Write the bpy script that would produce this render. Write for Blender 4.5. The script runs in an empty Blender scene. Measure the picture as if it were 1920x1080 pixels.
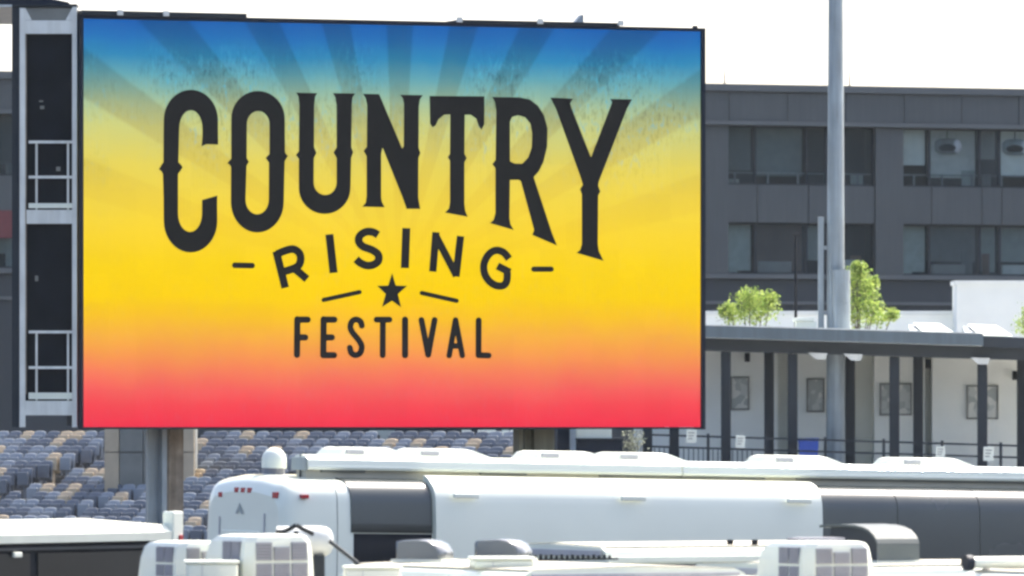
import bpy, bmesh, math, random
from mathutils import Vector, Matrix
from mathutils.geometry import tessellate_polygon

R = math.radians
random.seed(7)
sc = bpy.context.scene
COL = sc.collection

# ------------------------------------------------------------------ camera, sky, sun, exposure
F = 13650.0          # focal length in pixels of a 1920 wide frame
H = 4.5              # camera height above the car park
cam_d = bpy.data.cameras.new('camera')
cam = bpy.data.objects.new('camera', cam_d); COL.objects.link(cam)
cam.location = (0, 0, H); cam.rotation_euler = (R(90), 0, 0)
cam_d.sensor_width = 36.0; cam_d.lens = 36.0 * F / 1920.0
cam_d.shift_y = 260.0 / 1920.0
cam_d.clip_start = 1.0; cam_d.clip_end = 6000.0
cam_d.dof.use_dof = True; cam_d.dof.focus_distance = 127.0; cam_d.dof.aperture_fstop = 5.0
sc.camera = cam

EXPO = 1.66
SUN_EL, SUN_AZ = R(52), R(38)          # azimuth from +Y (away from camera) towards +X
w = bpy.data.worlds.new('World'); sc.world = w; w.use_nodes = True
wn = w.node_tree.nodes; wl = w.node_tree.links
bg = wn['Background']
sky = wn.new('ShaderNodeTexSky'); sky.sky_type = 'NISHITA'; sky.sun_disc = False
sky.sun_elevation = SUN_EL; sky.sun_rotation = SUN_AZ
sky.air_density = 0.7; sky.dust_density = 4.0; sky.ozone_density = 0.6
wl.new(sky.outputs[0], bg.inputs[0]); bg.inputs[1].default_value = 0.15
sun_d = bpy.data.lights.new('sun', 'SUN'); sun_d.energy = 2.7; sun_d.angle = R(0.6); sun_d.color = (1.0, 0.95, 0.86)
sun = bpy.data.objects.new('sun', sun_d); COL.objects.link(sun)
sd = Vector((math.sin(SUN_AZ) * math.cos(SUN_EL), math.cos(SUN_AZ) * math.cos(SUN_EL), math.sin(SUN_EL)))
sun.rotation_euler = sd.to_track_quat('Z', 'Y').to_euler()
sun.location = (20, 60, 60)
sc.view_settings.view_transform = 'Standard'; sc.view_settings.look = 'None'
sc.view_settings.exposure = EXPO; sc.view_settings.gamma = 1.0
sc.view_settings.use_curve_mapping = False
sc.render.engine = 'CYCLES'
sc.cycles.use_denoising = True
sc.cycles.max_bounces = 8; sc.cycles.transparent_max_bounces = 12
sc.cycles.pixel_filter_type = 'BLACKMAN_HARRIS'; sc.cycles.filter_width = 2.7

# ------------------------------------------------------------------ helpers
def lin(c):
    o = []
    for v in c:
        v /= 255.0
        o.append(v / 12.92 if v <= 0.04045 else ((v + 0.055) / 1.055) ** 2.4)
    return (o[0], o[1], o[2], 1.0)

def P(px, py, Y):
    return Vector(((px - 960) / F * Y, Y, H - (py - 800) / F * Y))
def ppm(Y): return F / Y
def gz(x): return -0.02 * x

class MB:
    def __init__(s): s.v = []; s.f = []; s.sm = []
    def add(s, vs, fs, smooth=False):
        b = len(s.v); s.v += [Vector(p) for p in vs]
        for f in fs: s.f.append([b + i for i in f]); s.sm.append(smooth)
        return s
    def box(s, x0, x1, y0, y1, z0, z1, bev=0.0):
        if bev <= 0:
            return s.add([(x0,y0,z0),(x1,y0,z0),(x1,y1,z0),(x0,y1,z0),(x0,y0,z1),(x1,y0,z1),(x1,y1,z1),(x0,y1,z1)],
                  [(3,2,1,0),(4,5,6,7),(0,1,5,4),(1,2,6,5),(2,3,7,6),(3,0,4,7)])
        bm = bmesh.new(); bmesh.ops.create_cube(bm, size=1)
        for v in bm.verts:
            v.co = Vector(((x0+x1)/2 + v.co.x*(x1-x0), (y0+y1)/2 + v.co.y*(y1-y0), (z0+z1)/2 + v.co.z*(z1-z0)))
        bmesh.ops.bevel(bm, geom=bm.edges[:], offset=bev, segments=2, affect='EDGES', profile=0.5)
        bm.verts.index_update()
        s.add([v.co.copy() for v in bm.verts], [[v.index for v in f.verts] for f in bm.faces]); bm.free(); return s
    def tube(s, a, b, r, n=8, r2=None, cap=True):
        a = Vector(a); b = Vector(b); r2 = r if r2 is None else r2
        d = (b - a).normalized(); q = d.to_track_quat('Z', 'Y')
        vs = []
        for k in range(n):
            t = 2*math.pi*k/n; o = q @ Vector((math.cos(t), math.sin(t), 0))
            vs.append(a + o*r)
        for k in range(n):
            t = 2*math.pi*k/n; o = q @ Vector((math.cos(t), math.sin(t), 0))
            vs.append(b + o*r2)
        s.add(vs, [(k, (k+1) % n, n+(k+1) % n, n+k) for k in range(n)], True)
        if cap:
            s.add(vs[:n], [tuple(range(n-1, -1, -1))]); s.add(vs[n:], [tuple(range(n))])
        return s
    def path(s, pts, r, n=6):
        for a, b in zip(pts[:-1], pts[1:]): s.tube(a, b, r, n)
        return s
    def loft(s, rings, smooth=True, cap=True, closed=True):
        n = len(rings[0]); vs = [p for r in rings for p in r]; fs = []
        m = n if closed else n - 1
        for i in range(len(rings)-1):
            for k in range(m):
                fs.append((i*n+k, i*n+(k+1) % n, (i+1)*n+(k+1) % n, (i+1)*n+k))
        s.add(vs, fs, smooth)
        if cap:
            s.add(rings[0], [tuple(range(n-1, -1, -1))]); s.add(rings[-1], [tuple(range(n))])
        return s
    def prism_y(s, poly, y0, y1):      # poly in (x,z)
        n = len(poly)
        vs = [(p[0], y0, p[1]) for p in poly] + [(p[0], y1, p[1]) for p in poly]
        return s.add(vs, [tuple(range(n)), tuple(range(2*n-1, n-1, -1))] + [(k, n+k, n+(k+1) % n, (k+1) % n) for k in range(n)])
    def prism_x(s, poly, x0, x1):      # poly in (y,z)
        n = len(poly)
        vs = [(x0, p[0], p[1]) for p in poly] + [(x1, p[0], p[1]) for p in poly]
        return s.add(vs, [tuple(range(n-1, -1, -1)), tuple(range(n, 2*n))] + [(k, (k+1) % n, n+(k+1) % n, n+k) for k in range(n)])
    def xf(s, fn): s.v = [Vector(fn(p)) for p in s.v]; return s
    def mesh(s, name, mat):
        me = bpy.data.meshes.new(name); me.from_pydata([tuple(p) for p in s.v], [], s.f)
        me.polygons.foreach_set('use_smooth', s.sm)
        bm = bmesh.new(); bm.from_mesh(me)
        bmesh.ops.recalc_face_normals(bm, faces=bm.faces[:]); bm.to_mesh(me); bm.free()
        if mat: me.materials.append(mat)
        me.update(); return me
    def build(s, name, mat, parent=None):
        o = bpy.data.objects.new(name, s.mesh(name, mat)); COL.objects.link(o)
        if parent: o.parent = parent
        return o

def tag(o, label=None, cat=None, group=None, kind=None):
    if label: o['label'] = label
    if cat: o['category'] = cat
    if group: o['group'] = group
    if kind: o['kind'] = kind
    return o
def thing(name, label, cat, loc=(0,0,0), rot=(0,0,0), group=None):
    o = bpy.data.objects.new(name, None); COL.objects.link(o); o.empty_display_size = 0.2
    o.location = loc; o.rotation_euler = rot
    return tag(o, label, cat, group)
def inst(name, me, parent, loc=(0,0,0), rot=(0,0,0)):
    o = bpy.data.objects.new(name, me); COL.objects.link(o); o.parent = parent; o.location = loc; o.rotation_euler = rot
    return o

def mat(name, col, rough=0.6, metal=0.0, var=0.12, scale=3.0, bump=0.0, spec=0.5, streak=0.0, coat=0.0, trans=0.0):
    m = bpy.data.materials.new(name); m.use_nodes = True
    n = m.node_tree.nodes; l = m.node_tree.links; b = n['Principled BSDF']
    b.inputs['Roughness'].default_value = rough; b.inputs['Metallic'].default_value = metal
    b.inputs['Specular IOR Level'].default_value = spec
    b.inputs['Coat Weight'].default_value = coat; b.inputs['Coat Roughness'].default_value = 0.08
    col = tuple(col[:3]) + (1.0,)
    b.inputs['Base Color'].default_value = col
    tc = n.new('ShaderNodeTexCoord')
    if var > 0:
        nz = n.new('ShaderNodeTexNoise'); nz.inputs['Scale'].default_value = scale; nz.inputs['Detail'].default_value = 6
        l.new(tc.outputs['Object'], nz.inputs['Vector'])
        rp = n.new('ShaderNodeValToRGB')
        rp.color_ramp.elements[0].position = 0.3; rp.color_ramp.elements[1].position = 0.72
        rp.color_ramp.elements[0].color = (1-var,)*3 + (1,); rp.color_ramp.elements[1].color = (1+var*0.4,)*3 + (1,)
        l.new(nz.outputs['Fac'], rp.inputs['Fac'])
        mx = n.new('ShaderNodeMix'); mx.data_type = 'RGBA'; mx.blend_type = 'MULTIPLY'; mx.inputs[0].default_value = 1.0
        mx.inputs[6].default_value = col; l.new(rp.outputs[0], mx.inputs[7])
        out = mx.outputs[2]
        if streak > 0:
            mp = n.new('ShaderNodeMapping'); mp.inputs['Scale'].default_value = (5, 5, 0.35)
            l.new(tc.outputs['Object'], mp.inputs['Vector'])
            n2 = n.new('ShaderNodeTexNoise'); n2.inputs['Scale'].default_value = 1.6; n2.inputs['Detail'].default_value = 5
            l.new(mp.outputs[0], n2.inputs['Vector'])
            r2 = n.new('ShaderNodeValToRGB'); r2.color_ramp.elements[0].position = 0.42; r2.color_ramp.elements[1].position = 0.62
            r2.color_ramp.elements[0].color = (1-streak, 1-streak*1.05, 1-streak*1.15, 1); r2.color_ramp.elements[1].color = (1,1,1,1)
            l.new(n2.outputs['Fac'], r2.inputs['Fac'])
            m2 = n.new('ShaderNodeMix'); m2.data_type = 'RGBA'; m2.blend_type = 'MULTIPLY'; m2.inputs[0].default_value = 1.0
            l.new(out, m2.inputs[6]); l.new(r2.outputs[0], m2.inputs[7]); out = m2.outputs[2]
        l.new(out, b.inputs['Base Color'])
        mr = n.new('ShaderNodeMapRange'); mr.inputs['To Min'].default_value = max(0.02, rough-0.08); mr.inputs['To Max'].default_value = min(1, rough+0.1)
        l.new(nz.outputs['Fac'], mr.inputs['Value']); l.new(mr.outputs[0], b.inputs['Roughness'])
    if bump > 0:
        nb = n.new('ShaderNodeTexNoise'); nb.inputs['Scale'].default_value = scale*8; nb.inputs['Detail'].default_value = 4
        l.new(tc.outputs['Object'], nb.inputs['Vector'])
        bp = n.new('ShaderNodeBump'); bp.inputs['Strength'].default_value = bump; bp.inputs['Distance'].default_value = 0.02
        l.new(nb.outputs['Fac'], bp.inputs['Height']); l.new(bp.outputs[0], b.inputs['Normal'])
    if trans > 0:
        b.inputs['Transmission Weight'].default_value = 0
    return m

def window_glass(name, tint, clear):
    m = bpy.data.materials.new(name); m.use_nodes = True
    n = m.node_tree.nodes; l = m.node_tree.links; b = n['Principled BSDF']
    b.inputs['Base Color'].default_value = tint; b.inputs['Roughness'].default_value = 0.04
    b.inputs['Specular IOR Level'].default_value = 0.4
    t = n.new('ShaderNodeBsdfTransparent'); t.inputs[0].default_value = (0.88, 0.92, 0.92, 1)
    mx = n.new('ShaderNodeMixShader'); mx.inputs[0].default_value = clear
    l.new(b.outputs[0], mx.inputs[1]); l.new(t.outputs[0], mx.inputs[2]); l.new(mx.outputs[0], n['Material Output'].inputs[0])
    return m

M = {}
M['asphalt'] = mat('asphalt', (0.05,0.05,0.052), 0.9, scale=1.2, var=0.3, bump=0.3)
M['concrete'] = mat('concrete', (0.52,0.51,0.48), 0.85, scale=1.0, var=0.25, bump=0.2)
M['white_paint'] = mat('white_paint', (0.75,0.775,0.66), 0.35, scale=0.8, var=0.06, streak=0.03, coat=0.3)
M['white_gel'] = mat('white_gelcoat', (0.755,0.785,0.67), 0.32, scale=0.6, var=0.07, coat=0.4)
M['white_steel'] = mat('white_steel', (0.74,0.75,0.70), 0.5, scale=2, var=0.15, streak=0.10)
M['white_plastic'] = mat('white_plastic', (0.74,0.76,0.65), 0.45, scale=2.2, var=0.10)
M['cream_roof'] = mat('cream_roof_membrane', (0.50,0.465,0.37), 0.8, scale=1.5, var=0.18)
M['black_glass'] = mat('black_coach_glass', (0.055,0.066,0.066), 0.25, scale=0.5, var=0.15, spec=0.6)
M['black'] = mat('black_panel', (0.014,0.017,0.021), 0.7, scale=2, var=0.3, spec=0.12)
M['tinted'] = mat('tinted_glass', (0.014,0.018,0.02), 0.3, scale=0.6, var=0.3, spec=0.25)
M['dark_navy'] = mat('dark_navy', (0.012,0.018,0.03), 0.55, scale=2, var=0.25, spec=0.25)
M['dark_steel'] = mat('dark_steel', (0.020,0.027,0.034), 0.55, scale=2, var=0.25, spec=0.3)
M['grey_grille'] = mat('grey_grille', (0.20,0.20,0.225), 0.6, scale=6, var=0.2)
M['grey_slat'] = mat('grey_slat', (0.38,0.38,0.40), 0.6, scale=6, var=0.1)
M['smoke'] = mat('smoke_plastic', (0.10,0.12,0.14), 0.22, scale=3, var=0.15, spec=0.6)
M['grey_green'] = mat('grey_green_paint', (0.30,0.34,0.33), 0.45, scale=2, var=0.15)
M['red_lens'] = mat('red_lens', (0.35,0.02,0.03), 0.25, var=0)
M['rubber'] = mat('rubber', (0.02,0.02,0.02), 0.85, var=0.1)
M['rim'] = mat('rim_metal', (0.5,0.5,0.5), 0.35, metal=0.8, var=0.1)
M['rust'] = mat('rust_brown', (0.38,0.31,0.235), 0.8, scale=4, var=0.4, streak=0.3)
M['olive_steel'] = mat('olive_steel', (0.21,0.22,0.16), 0.65, scale=2, var=0.25, streak=0.25)
M['grey_steel'] = mat('galvanised_steel', (0.30,0.34,0.36), 0.45, scale=2.5, var=0.18, streak=0.15, metal=0.2)
M['pole'] = mat('galvanised_pole', (0.31,0.36,0.38), 0.42, scale=1.2, var=0.2, streak=0.2, metal=0.25)
M['wall_grey'] = mat('charcoal_cladding', (0.074,0.085,0.086), 0.6, scale=0.5, var=0.12, streak=0.08)
M['wall_grey2'] = mat('charcoal_trim', (0.102,0.113,0.113), 0.55, scale=0.5, var=0.12)
M['wall_dark'] = mat('dark_base_cladding', (0.030,0.039,0.046), 0.6, scale=0.5, var=0.15)
M['fascia'] = mat('fascia_slate', (0.115,0.15,0.165), 0.5, scale=0.8, var=0.15, streak=0.12)
M['beam'] = mat('beam_dark', (0.022,0.030,0.036), 0.6, scale=1, var=0.2)
M['stucco'] = mat('white_stucco', (0.86,0.87,0.80), 0.9, scale=0.7, var=0.09, bump=0.1)
M['stucco2'] = mat('pale_stucco', (0.74,0.755,0.70), 0.9, scale=1.0, var=0.07, bump=0.1)
M['tan_panel'] = mat('tan_panel', (0.46,0.38,0.27), 0.8, scale=2, var=0.15)
M['grey_panel'] = mat('grey_panel', (0.20,0.205,0.185), 0.8, scale=2, var=0.2)
M['tread'] = mat('stained_concrete', (0.13,0.13,0.125), 0.9, scale=1.5, var=0.35)  # concrete darkened to carry the shadows between the seats
M['seat_slate'] = mat('seat_slate', (0.115,0.130,0.155), 0.5, scale=3, var=0.15)
M['seat_grey'] = mat('seat_grey', (0.23,0.255,0.285), 0.5, scale=3, var=0.15)
M['seat_tan'] = mat('seat_tan', (0.52,0.41,0.27), 0.5, scale=3, var=0.15)
M['blue'] = mat('blue_plastic', (0.015,0.08,0.42), 0.4, var=0.15)
M['red_wall'] = mat('dark_red_panel', (0.16,0.03,0.035), 0.6, var=0.2)
M['teal_blind'] = mat('teal_blind', (0.17,0.20,0.20), 0.8, var=0.15)
M['pale_blind'] = mat('pale_blind', (0.78,0.80,0.76), 0.8, var=0.12)  # bright reflections of the upper panes put into colour; desks share it
M['mid_blind'] = mat('mid_blind', (0.42,0.47,0.45), 0.8, var=0.15)
M['brown_int'] = mat('brown_interior', (0.30,0.20,0.15), 0.8, scale=0.8, var=0.4)
M['glass'] = window_glass('office_glass', (0.04,0.065,0.08,1), 0.76)
M['glass_dim'] = window_glass('office_glass_dim', (0.035,0.055,0.07,1), 0.60)
M['glass_clear'] = window_glass('office_glass_clear', (0.05,0.07,0.08,1), 0.88)
M['bark'] = mat('bark', (0.10,0.075,0.05), 0.9, scale=5, var=0.3, bump=0.5)

def leaf_mat(name, c1, c2):
    m = bpy.data.materials.new(name); m.use_nodes = True
    n = m.node_tree.nodes; l = m.node_tree.links; b = n['Principled BSDF']
    g = n.new('ShaderNodeNewGeometry'); rp = n.new('ShaderNodeValToRGB')
    rp.color_ramp.elements[0].color = c1; rp.color_ramp.elements[1].color = c2
    l.new(g.outputs['Random Per Island'], rp.inputs['Fac']); l.new(rp.outputs[0], b.inputs['Base Color'])
    b.inputs['Roughness'].default_value = 0.5
    t = n.new('ShaderNodeBsdfTranslucent'); l.new(rp.outputs[0], t.inputs[0])
    mx = n.new('ShaderNodeMixShader'); mx.inputs[0].default_value = 0.55
    l.new(b.outputs[0], mx.inputs[1]); l.new(t.outputs[0], mx.inputs[2]); l.new(mx.outputs[0], n['Material Output'].inputs[0])
    return m
M['leaf'] = leaf_mat('spring_leaves', (0.15,0.26,0.04,1), (0.44,0.52,0.13,1))

# ------------------------------------------------------------------ ground and terrace
g = MB(); S = 2500
g.add([(-S,-200,gz(-S)*0+gz(-60)),(-60,-200,gz(-60)),(60,-200,gz(60)),(S,-200,gz(60)),
       (-S,S,gz(-60)),(-60,S,gz(-60)),(60,S,gz(60)),(S,S,gz(60))],
      [(0,1,5,4),(1,2,6,5),(2,3,7,6)])
tag(g.build('ground', M['asphalt']), kind='structure')

TX0 = P(1330, 0, 188).x
def tz(x): return -0.03 * (x - TX0)          # the terrace falls to the right
def slope(p): return (p.x, p.y, p.z + tz(p.x))
TZ = 3.2
t = MB(); t.box(3.6, 26, 172, 262, -0.8, TZ); t.xf(lambda p: (p.x, p.y, p.z + (tz(p.x) if p.z > 1 else 0)))  # front part, out of view, extended to bounce sunlight onto the canopy wall
tag(t.build('terrace', M['concrete']), kind='structure')

# ------------------------------------------------------------------ office building behind
BA = R(20)
BO = P(1366, 800, 300)
bldg = thing('office_building', 'long charcoal office building with ribbon windows behind the screen', 'building',
             (BO.x, BO.y, 0), (0, 0, BA))
def bx(px):      # pixel column -> distance along the facade
    m = math.tan(BA); k = (px - 960) / F
    Y = (BO.y - m * BO.x) / (1 - m * k)
    return (k * Y - BO.x) / math.cos(BA)
cuts = [bx(v) for v in (1366, 1421, 1517, 1555, 1642, 1694)]
PER = cuts[5]; K0, K1 = -6, 3
XL, XR = K0 * PER - 2.0, K1 * PER
part = lambda nm, mt, a, par: MB().box(*a).build(nm, mt, par)
part('wall', M['wall_dark'], (XL, XR, 4.2, 16, 0, 18.3), bldg)
part('coping', M['wall_grey2'], (XL-0.1, XR+0.1, -0.22, 16.1, 18.33, 18.62), bldg)
part('cornice_core', M['wall_dark'], (XL, XR, 0.0, 4.19, 17.12, 18.32), bldg)
part('ledge', M['wall_grey2'], (XL, XR, -0.28, 0.5, 16.93, 17.115), bldg)
part('base_wall', M['wall_dark'], (XL, XR, 0.15, 4.19, 0, 10.6), bldg)
part('ledge', M['wall_grey2'], (XL, XR, -0.10, 0.6, 10.61, 10.80), bldg)
part('ledge', M['wall_grey2'], (XL, XR, 0.0, 0.148, 9.55, 9.68), bldg)
part('floor_slab', M['concrete'], (XL+0.1, XR-0.1, 0.45, 4.18, 14.0, 14.3), bldg)
pal_top = [['teal_blind','teal_blind','black','black'], ['pale_blind','pale_blind','pale_blind','pale_blind']]
pal_low = [['mid_blind','brown_int','mid_blind','black'], ['mid_blind','mid_blind','mid_blind','mid_blind']]
rb = random.Random(3)
for k in range(K0, K1):
    o = k * PER
    part('pier', M['wall_grey'], (o + cuts[4], o + PER, 0.0, 1.2, 10.81, 16.92), bldg)
    for q in range(3):
        part('cladding_panel', M['wall_grey'], (o + PER*q/3 + 0.018, o + PER*(q+1)/3 - 0.018, -0.05, -0.004, 17.14, 18.31), bldg)
    for i in range(4):
        a, b = o + cuts[i], o + cuts[i+1]
        part('cladding_panel', M['wall_grey'], (a+0.02, b-0.02, 0.06, 0.30, 12.93, 14.48), bldg)
        for (z0, z1) in ((14.5, 16.92), (10.81, 12.9)):
            MB().box(a+0.05, b-0.05, 0.345, 0.365, z0+0.06, z1-0.06).build('window_pane', M[rb.choice(('glass','glass','glass_dim','glass_clear'))], bldg)
            fr = MB()
            fr.box(a, a+0.05, 0.30, 0.40, z0, z1).box(b-0.05, b, 0.30, 0.40, z0, z1)
            fr.box(a+0.051, b-0.051, 0.30, 0.40, z0, z0+0.06).box(a+0.051, b-0.051, 0.30, 0.40, z1-0.06, z1)
            fr.build('window_frame', M['dark_steel'], bldg)
        sel = k % 2
        if pal_top[sel][i] != 'black':
            dz = 0.9 if pal_top[sel][i] == 'pale_blind' and i in (0, 2) else 0.25
            dz += rb.uniform(-0.1, 0.25)
            part('blind', M[pal_top[sel][i]], (a+0.06, b-0.06, 0.66, 0.69, 14.6+dz, 16.9), bldg)  # the pale ones carry the panes' bright reflections as colour
        if pal_low[sel][i] != 'black':
            part('blind', M[pal_low[sel][i]], (a+0.06, b-0.06, 0.66, 0.69, 10.9 + rb.choice((0.05, 0.5)), 12.88), bldg)
        if rb.random() < 0.75:
            w_ = rb.uniform(0.25, 0.6); xx = rb.uniform(a+0.1, max(a+0.12, b-w_-0.1)); zz = rb.uniform(0.4, 1.3)
            part('cabinet', M[rb.choice(('brown_int','black','pale_blind','mid_blind'))], (xx, min(xx+w_, b-0.07), 0.61, 0.65, 10.86, 10.86+zz), bldg)
            part('cabinet', M[rb.choice(('black','brown_int','mid_blind'))], (xx, min(xx+w_*1.2, b-0.07), 0.61, 0.65, 14.36, 14.36+zz*0.8), bldg)
        if i in (1, 3):
            part('desk', M['pale_blind'], (a+0.2, b-0.6, 0.45, 0.60, 10.85, 11.25 + 0.2*rb.random()), bldg)
    part('backing_panel', M['black'], (o + cuts[0]-0.02, o + cuts[4]+0.02, 0.31, 0.42, 12.905, 14.495), bldg)
    gr = MB(); gr.box(o + cuts[0], o + cuts[4], 0.55, 0.59, 14.97, 15.02)
    gr.build('guard_rail', M['grey_steel'], bldg)
    for q in range(5):
        xx = o + cuts[0] + (cuts[4]-cuts[0]) * (q + 0.35 + 0.2*rb.random()) / 5
        part('rail_post', M['grey_steel'], (xx, xx+0.07, 0.55, 0.6, 14.35, 14.968), bldg)
for px in (1372, 1607):
    MB().tube((bx(px), 0.8, 18.62), (bx(px), 0.8, 19.3), 0.035, 6, 0.015).build('lightning_rod', M['dark_steel'], bldg)
# red band and shop windows at the far left end
part('red_panel', M['red_wall'], (bx(-30), bx(34), -0.02, 0.148, 12.0, 13.1), bldg)['label'] = 'dark red panel on the far left end'
for k, (px, lab) in enumerate(((1785, 'dark drum pendant lamp hanging in the upper window nearest the light pole'),
                               (1912, 'dark drum pendant lamp hanging in the upper window at the right edge'))):
    d = Vector((math.cos(BA), math.sin(BA), 0)); nrm = Vector((-math.sin(BA), math.cos(BA), 0))
    c = Vector((BO.x, BO.y, 0)) + d * bx(px) + nrm * 0.50
    L = thing('pendant_lamp', lab, 'lamp', (c.x, c.y, 15.85), group='pendant lamps')  # a reflection in the pane, built as a dark oval
    MB().loft([[(q_[0]*math.cos(2*math.pi*k_/20), 0.10*q_[0]*math.sin(2*math.pi*k_/20), q_[1]) for k_ in range(20)] for q_ in ((0.05,0.70),(0.34,0.68),(0.55,0.55),(0.62,0.36),(0.55,0.16),(0.34,0.04),(0.05,0.02))], True).build('lamp_shade', M['grey_steel'], L)
    MB().loft([[(q_[0]*math.cos(2*math.pi*k_/20), 0.20*q_[0]*math.sin(2*math.pi*k_/20), q_[1]) for k_ in range(20)] for q_ in ((0.05,0.46),(0.30,0.45),(0.42,0.36),(0.44,0.28),(0.36,0.16),(0.05,0.12))], True).build('diffuser', M['black'], L)
    MB().tube((0,0,0.70), (0,0,1.0), 0.02, 6).build('rod', M['dark_steel'], L)

# ------------------------------------------------------------------ low white buildings between terrace and offices
def white_block(name, label, px0, px1, py, Y, depth, mt, ptop=0.0):
    a, b = P(px0, py, Y), P(px1, py, Y)
    e = thing(name, label, 'building', (a.x, Y, TZ + tz((a.x+b.x)/2) - 0.3))
    wd = b.x - a.x; h = a.z - e.location.z
    MB().box(0, wd, 0, depth, 0, h-0.12).build('wall', mt, e)
    MB().box(-0.06, wd+0.06, -0.06, depth+0.06, h-0.118, h).build('parapet', M['stucco2'], e)
    return e
white_block('low_building', 'low white flat building just above the dark walkway roof', 1230, 1788, 583, 226, 8, M['stucco'])
white_block('white_building', 'taller white block at the right edge above the walkway skylights', 1794, 2060, 526, 224, 2.2, M['stucco2'])

# ------------------------------------------------------------------ walkway canopy on the terrace
YF, YB, YW = 188.0, 190.2, 191.8
def zpx(py): return H - (py - 800) / ppm(188.0)
can = thing('walkway_canopy', 'slate walkway canopy on dark square columns right of the screen', 'canopy', (TX0, YF, TZ))
inv = lambda p: (p[0]-TX0, p[1]-YF, p[2]-TZ)
def cpart(name, mt, a, bev=0.0):
    m = MB(); m.box(*a, bev); m.xf(slope); m.xf(inv); return m.build(name, mt, can)
xa, xm, xb = P(1196,0,188).x, P(1838,0,188).x, 18.0
cpart('fascia', M['fascia'], (xa, xm, YF-1.2, YF-1.0, zpx(634), zpx(612)))
cpart('fascia', M['beam'], (xm+0.01, xb, YF-0.7, YF-0.5, zpx(636), zpx(616)))
cpart('roof_slab', M['stucco2'], (xa, xb-0.01, YF-0.49, YW+1.2, zpx(634), zpx(618)))  # unseen underside made pale to bounce light onto the wall
cpart('soffit_beam', M['beam'], (xa, xb-0.02, YF-0.25, YF+0.05, zpx(658), zpx(634.4)))
cpart('soffit_beam', M['beam'], (xa, xb-0.02, YB-0.15, YB+0.15, zpx(654), zpx(634.4)))
cpart('flashing', M['white_steel'], (xa, xm, YF-1.22, YF-0.9, zpx(611.9), zpx(609.8)))
for px, Y in ((1214,YF),(1264,YB),(1361,YF),(1442,YB),(1486,YF),(1594,YB),(1677,YF),(1721.5,YB),(1842,YF),(1916,YB),(1990,YF)):
    x = P(px, 0, Y).x
    cpart('column', M['dark_steel'], (x-0.125, x+0.125, Y-0.12, Y+0.12, TZ+0.02, zpx(634.6) - (0.33 if Y == YF else 0.29)), 0.015)
    cpart('base_plate', M['dark_steel'], (x-0.2, x+0.2, Y-0.2, Y+0.2, TZ+0.002, TZ+0.019))
for px in (1532, 1598, 1836):
    x = P(px, 0, YF).x
    m = MB(); m.prism_y([(x-0.25, zpx(656)), (x+0.25, zpx(656)), (x+0.2, zpx(668)), (x-0.05, zpx(668))], YF-0.4, YF-0.27)
    m.xf(slope); m.xf(inv); m.build('bracket', M['white_steel'], can)
# skylights and a roof box
for px0, px1, lab in ((1707, 1793, 'pale wedge skylight on the walkway roof, nearer the light pole'),
                      (1810, 1898, 'pale wedge skylight on the walkway roof, nearer the right edge')):
    a, b = P(px0, 0, 189), P(px1, 0, 189)
    e = thing('skylight', lab, 'skylight', (a.x, 189, zpx(618) + tz((a.x+b.x)/2)), (0, 0.03, 0), 'skylights on the walkway roof')
    wd = b.x - a.x
    MB().add([(0,0,0.02),(wd,0,-0.02),(wd,1.3,-0.02),(0,1.3,0.02),(0,0,0.08),(wd,0,0.08),(wd-0.35,1.3,0.34),(0,1.3,0.34)],
             [(3,2,1,0),(4,5,6,7),(0,1,5,4),(1,2,6,5),(2,3,7,6),(3,0,4,7)]).build('curb', M['grey_steel'], e)
    MB().add([(0.36,-0.03,0.09),(wd-0.0,-0.03,0.09),(wd-0.36,1.2,0.36),(0.12,1.2,0.36),(0.36,-0.03,0.11),(wd-0.0,-0.03,0.11),(wd-0.36,1.2,0.39),(0.12,1.2,0.39)],
             [(3,2,1,0),(4,5,6,7),(0,1,5,4),(1,2,6,5),(2,3,7,6),(3,0,4,7)]).build('glazing', M['white_plastic'], e)
a = P(1512, 0, 189); e = thing('roof_vent_box', 'small white vent box on the walkway roof left of the pole', 'vent', (a.x, 189.3, zpx(618)+tz(a.x)))
MB().box(-0.28,0.26,-0.3,0.3,0,0.30,0.02).build('housing', M['white_paint'], e)
MB().box(-0.33,0.2,-0.36,0.36,0.302,0.40,0.02).build('hood', M['white_plastic'], e)

# white wall behind the canopy with stepped bays
wallt = thing('concourse_wall', 'long white stucco wall with stepped bays under the walkway canopy', 'wall', (TX0, YW, TZ))
winv = lambda p: (p[0]-TX0, p[1]-YW, p[2]-TZ)
segs = [(1190,1322,YW),(1322,1458,YW-0.0),(1458,1490,YW+0.7),(1490,1600,YW),(1600,1640,YW+0.9),(1640,1735,YW+0.25),(1735,1748,YW+0.8),(1748,1912,YW),(1912,2010,YW+0.6)]
for a, b, Y in segs:
    m = MB(); m.box(P(a,0,YW).x, P(b,0,YW).x-0.003, Y, YW+1.15, TZ, zpx(634.8)); m.xf(slope); m.xf(winv); m.build('wall_bay', M['stucco'], wallt)
m = MB(); m.box(P(1190,0,YW).x, P(2010,0,YW).x, YW-0.05, YW-0.004, TZ, TZ+0.28); m.xf(slope); m.xf(winv); m.build('skirting', M['grey_panel'], wallt)

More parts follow.
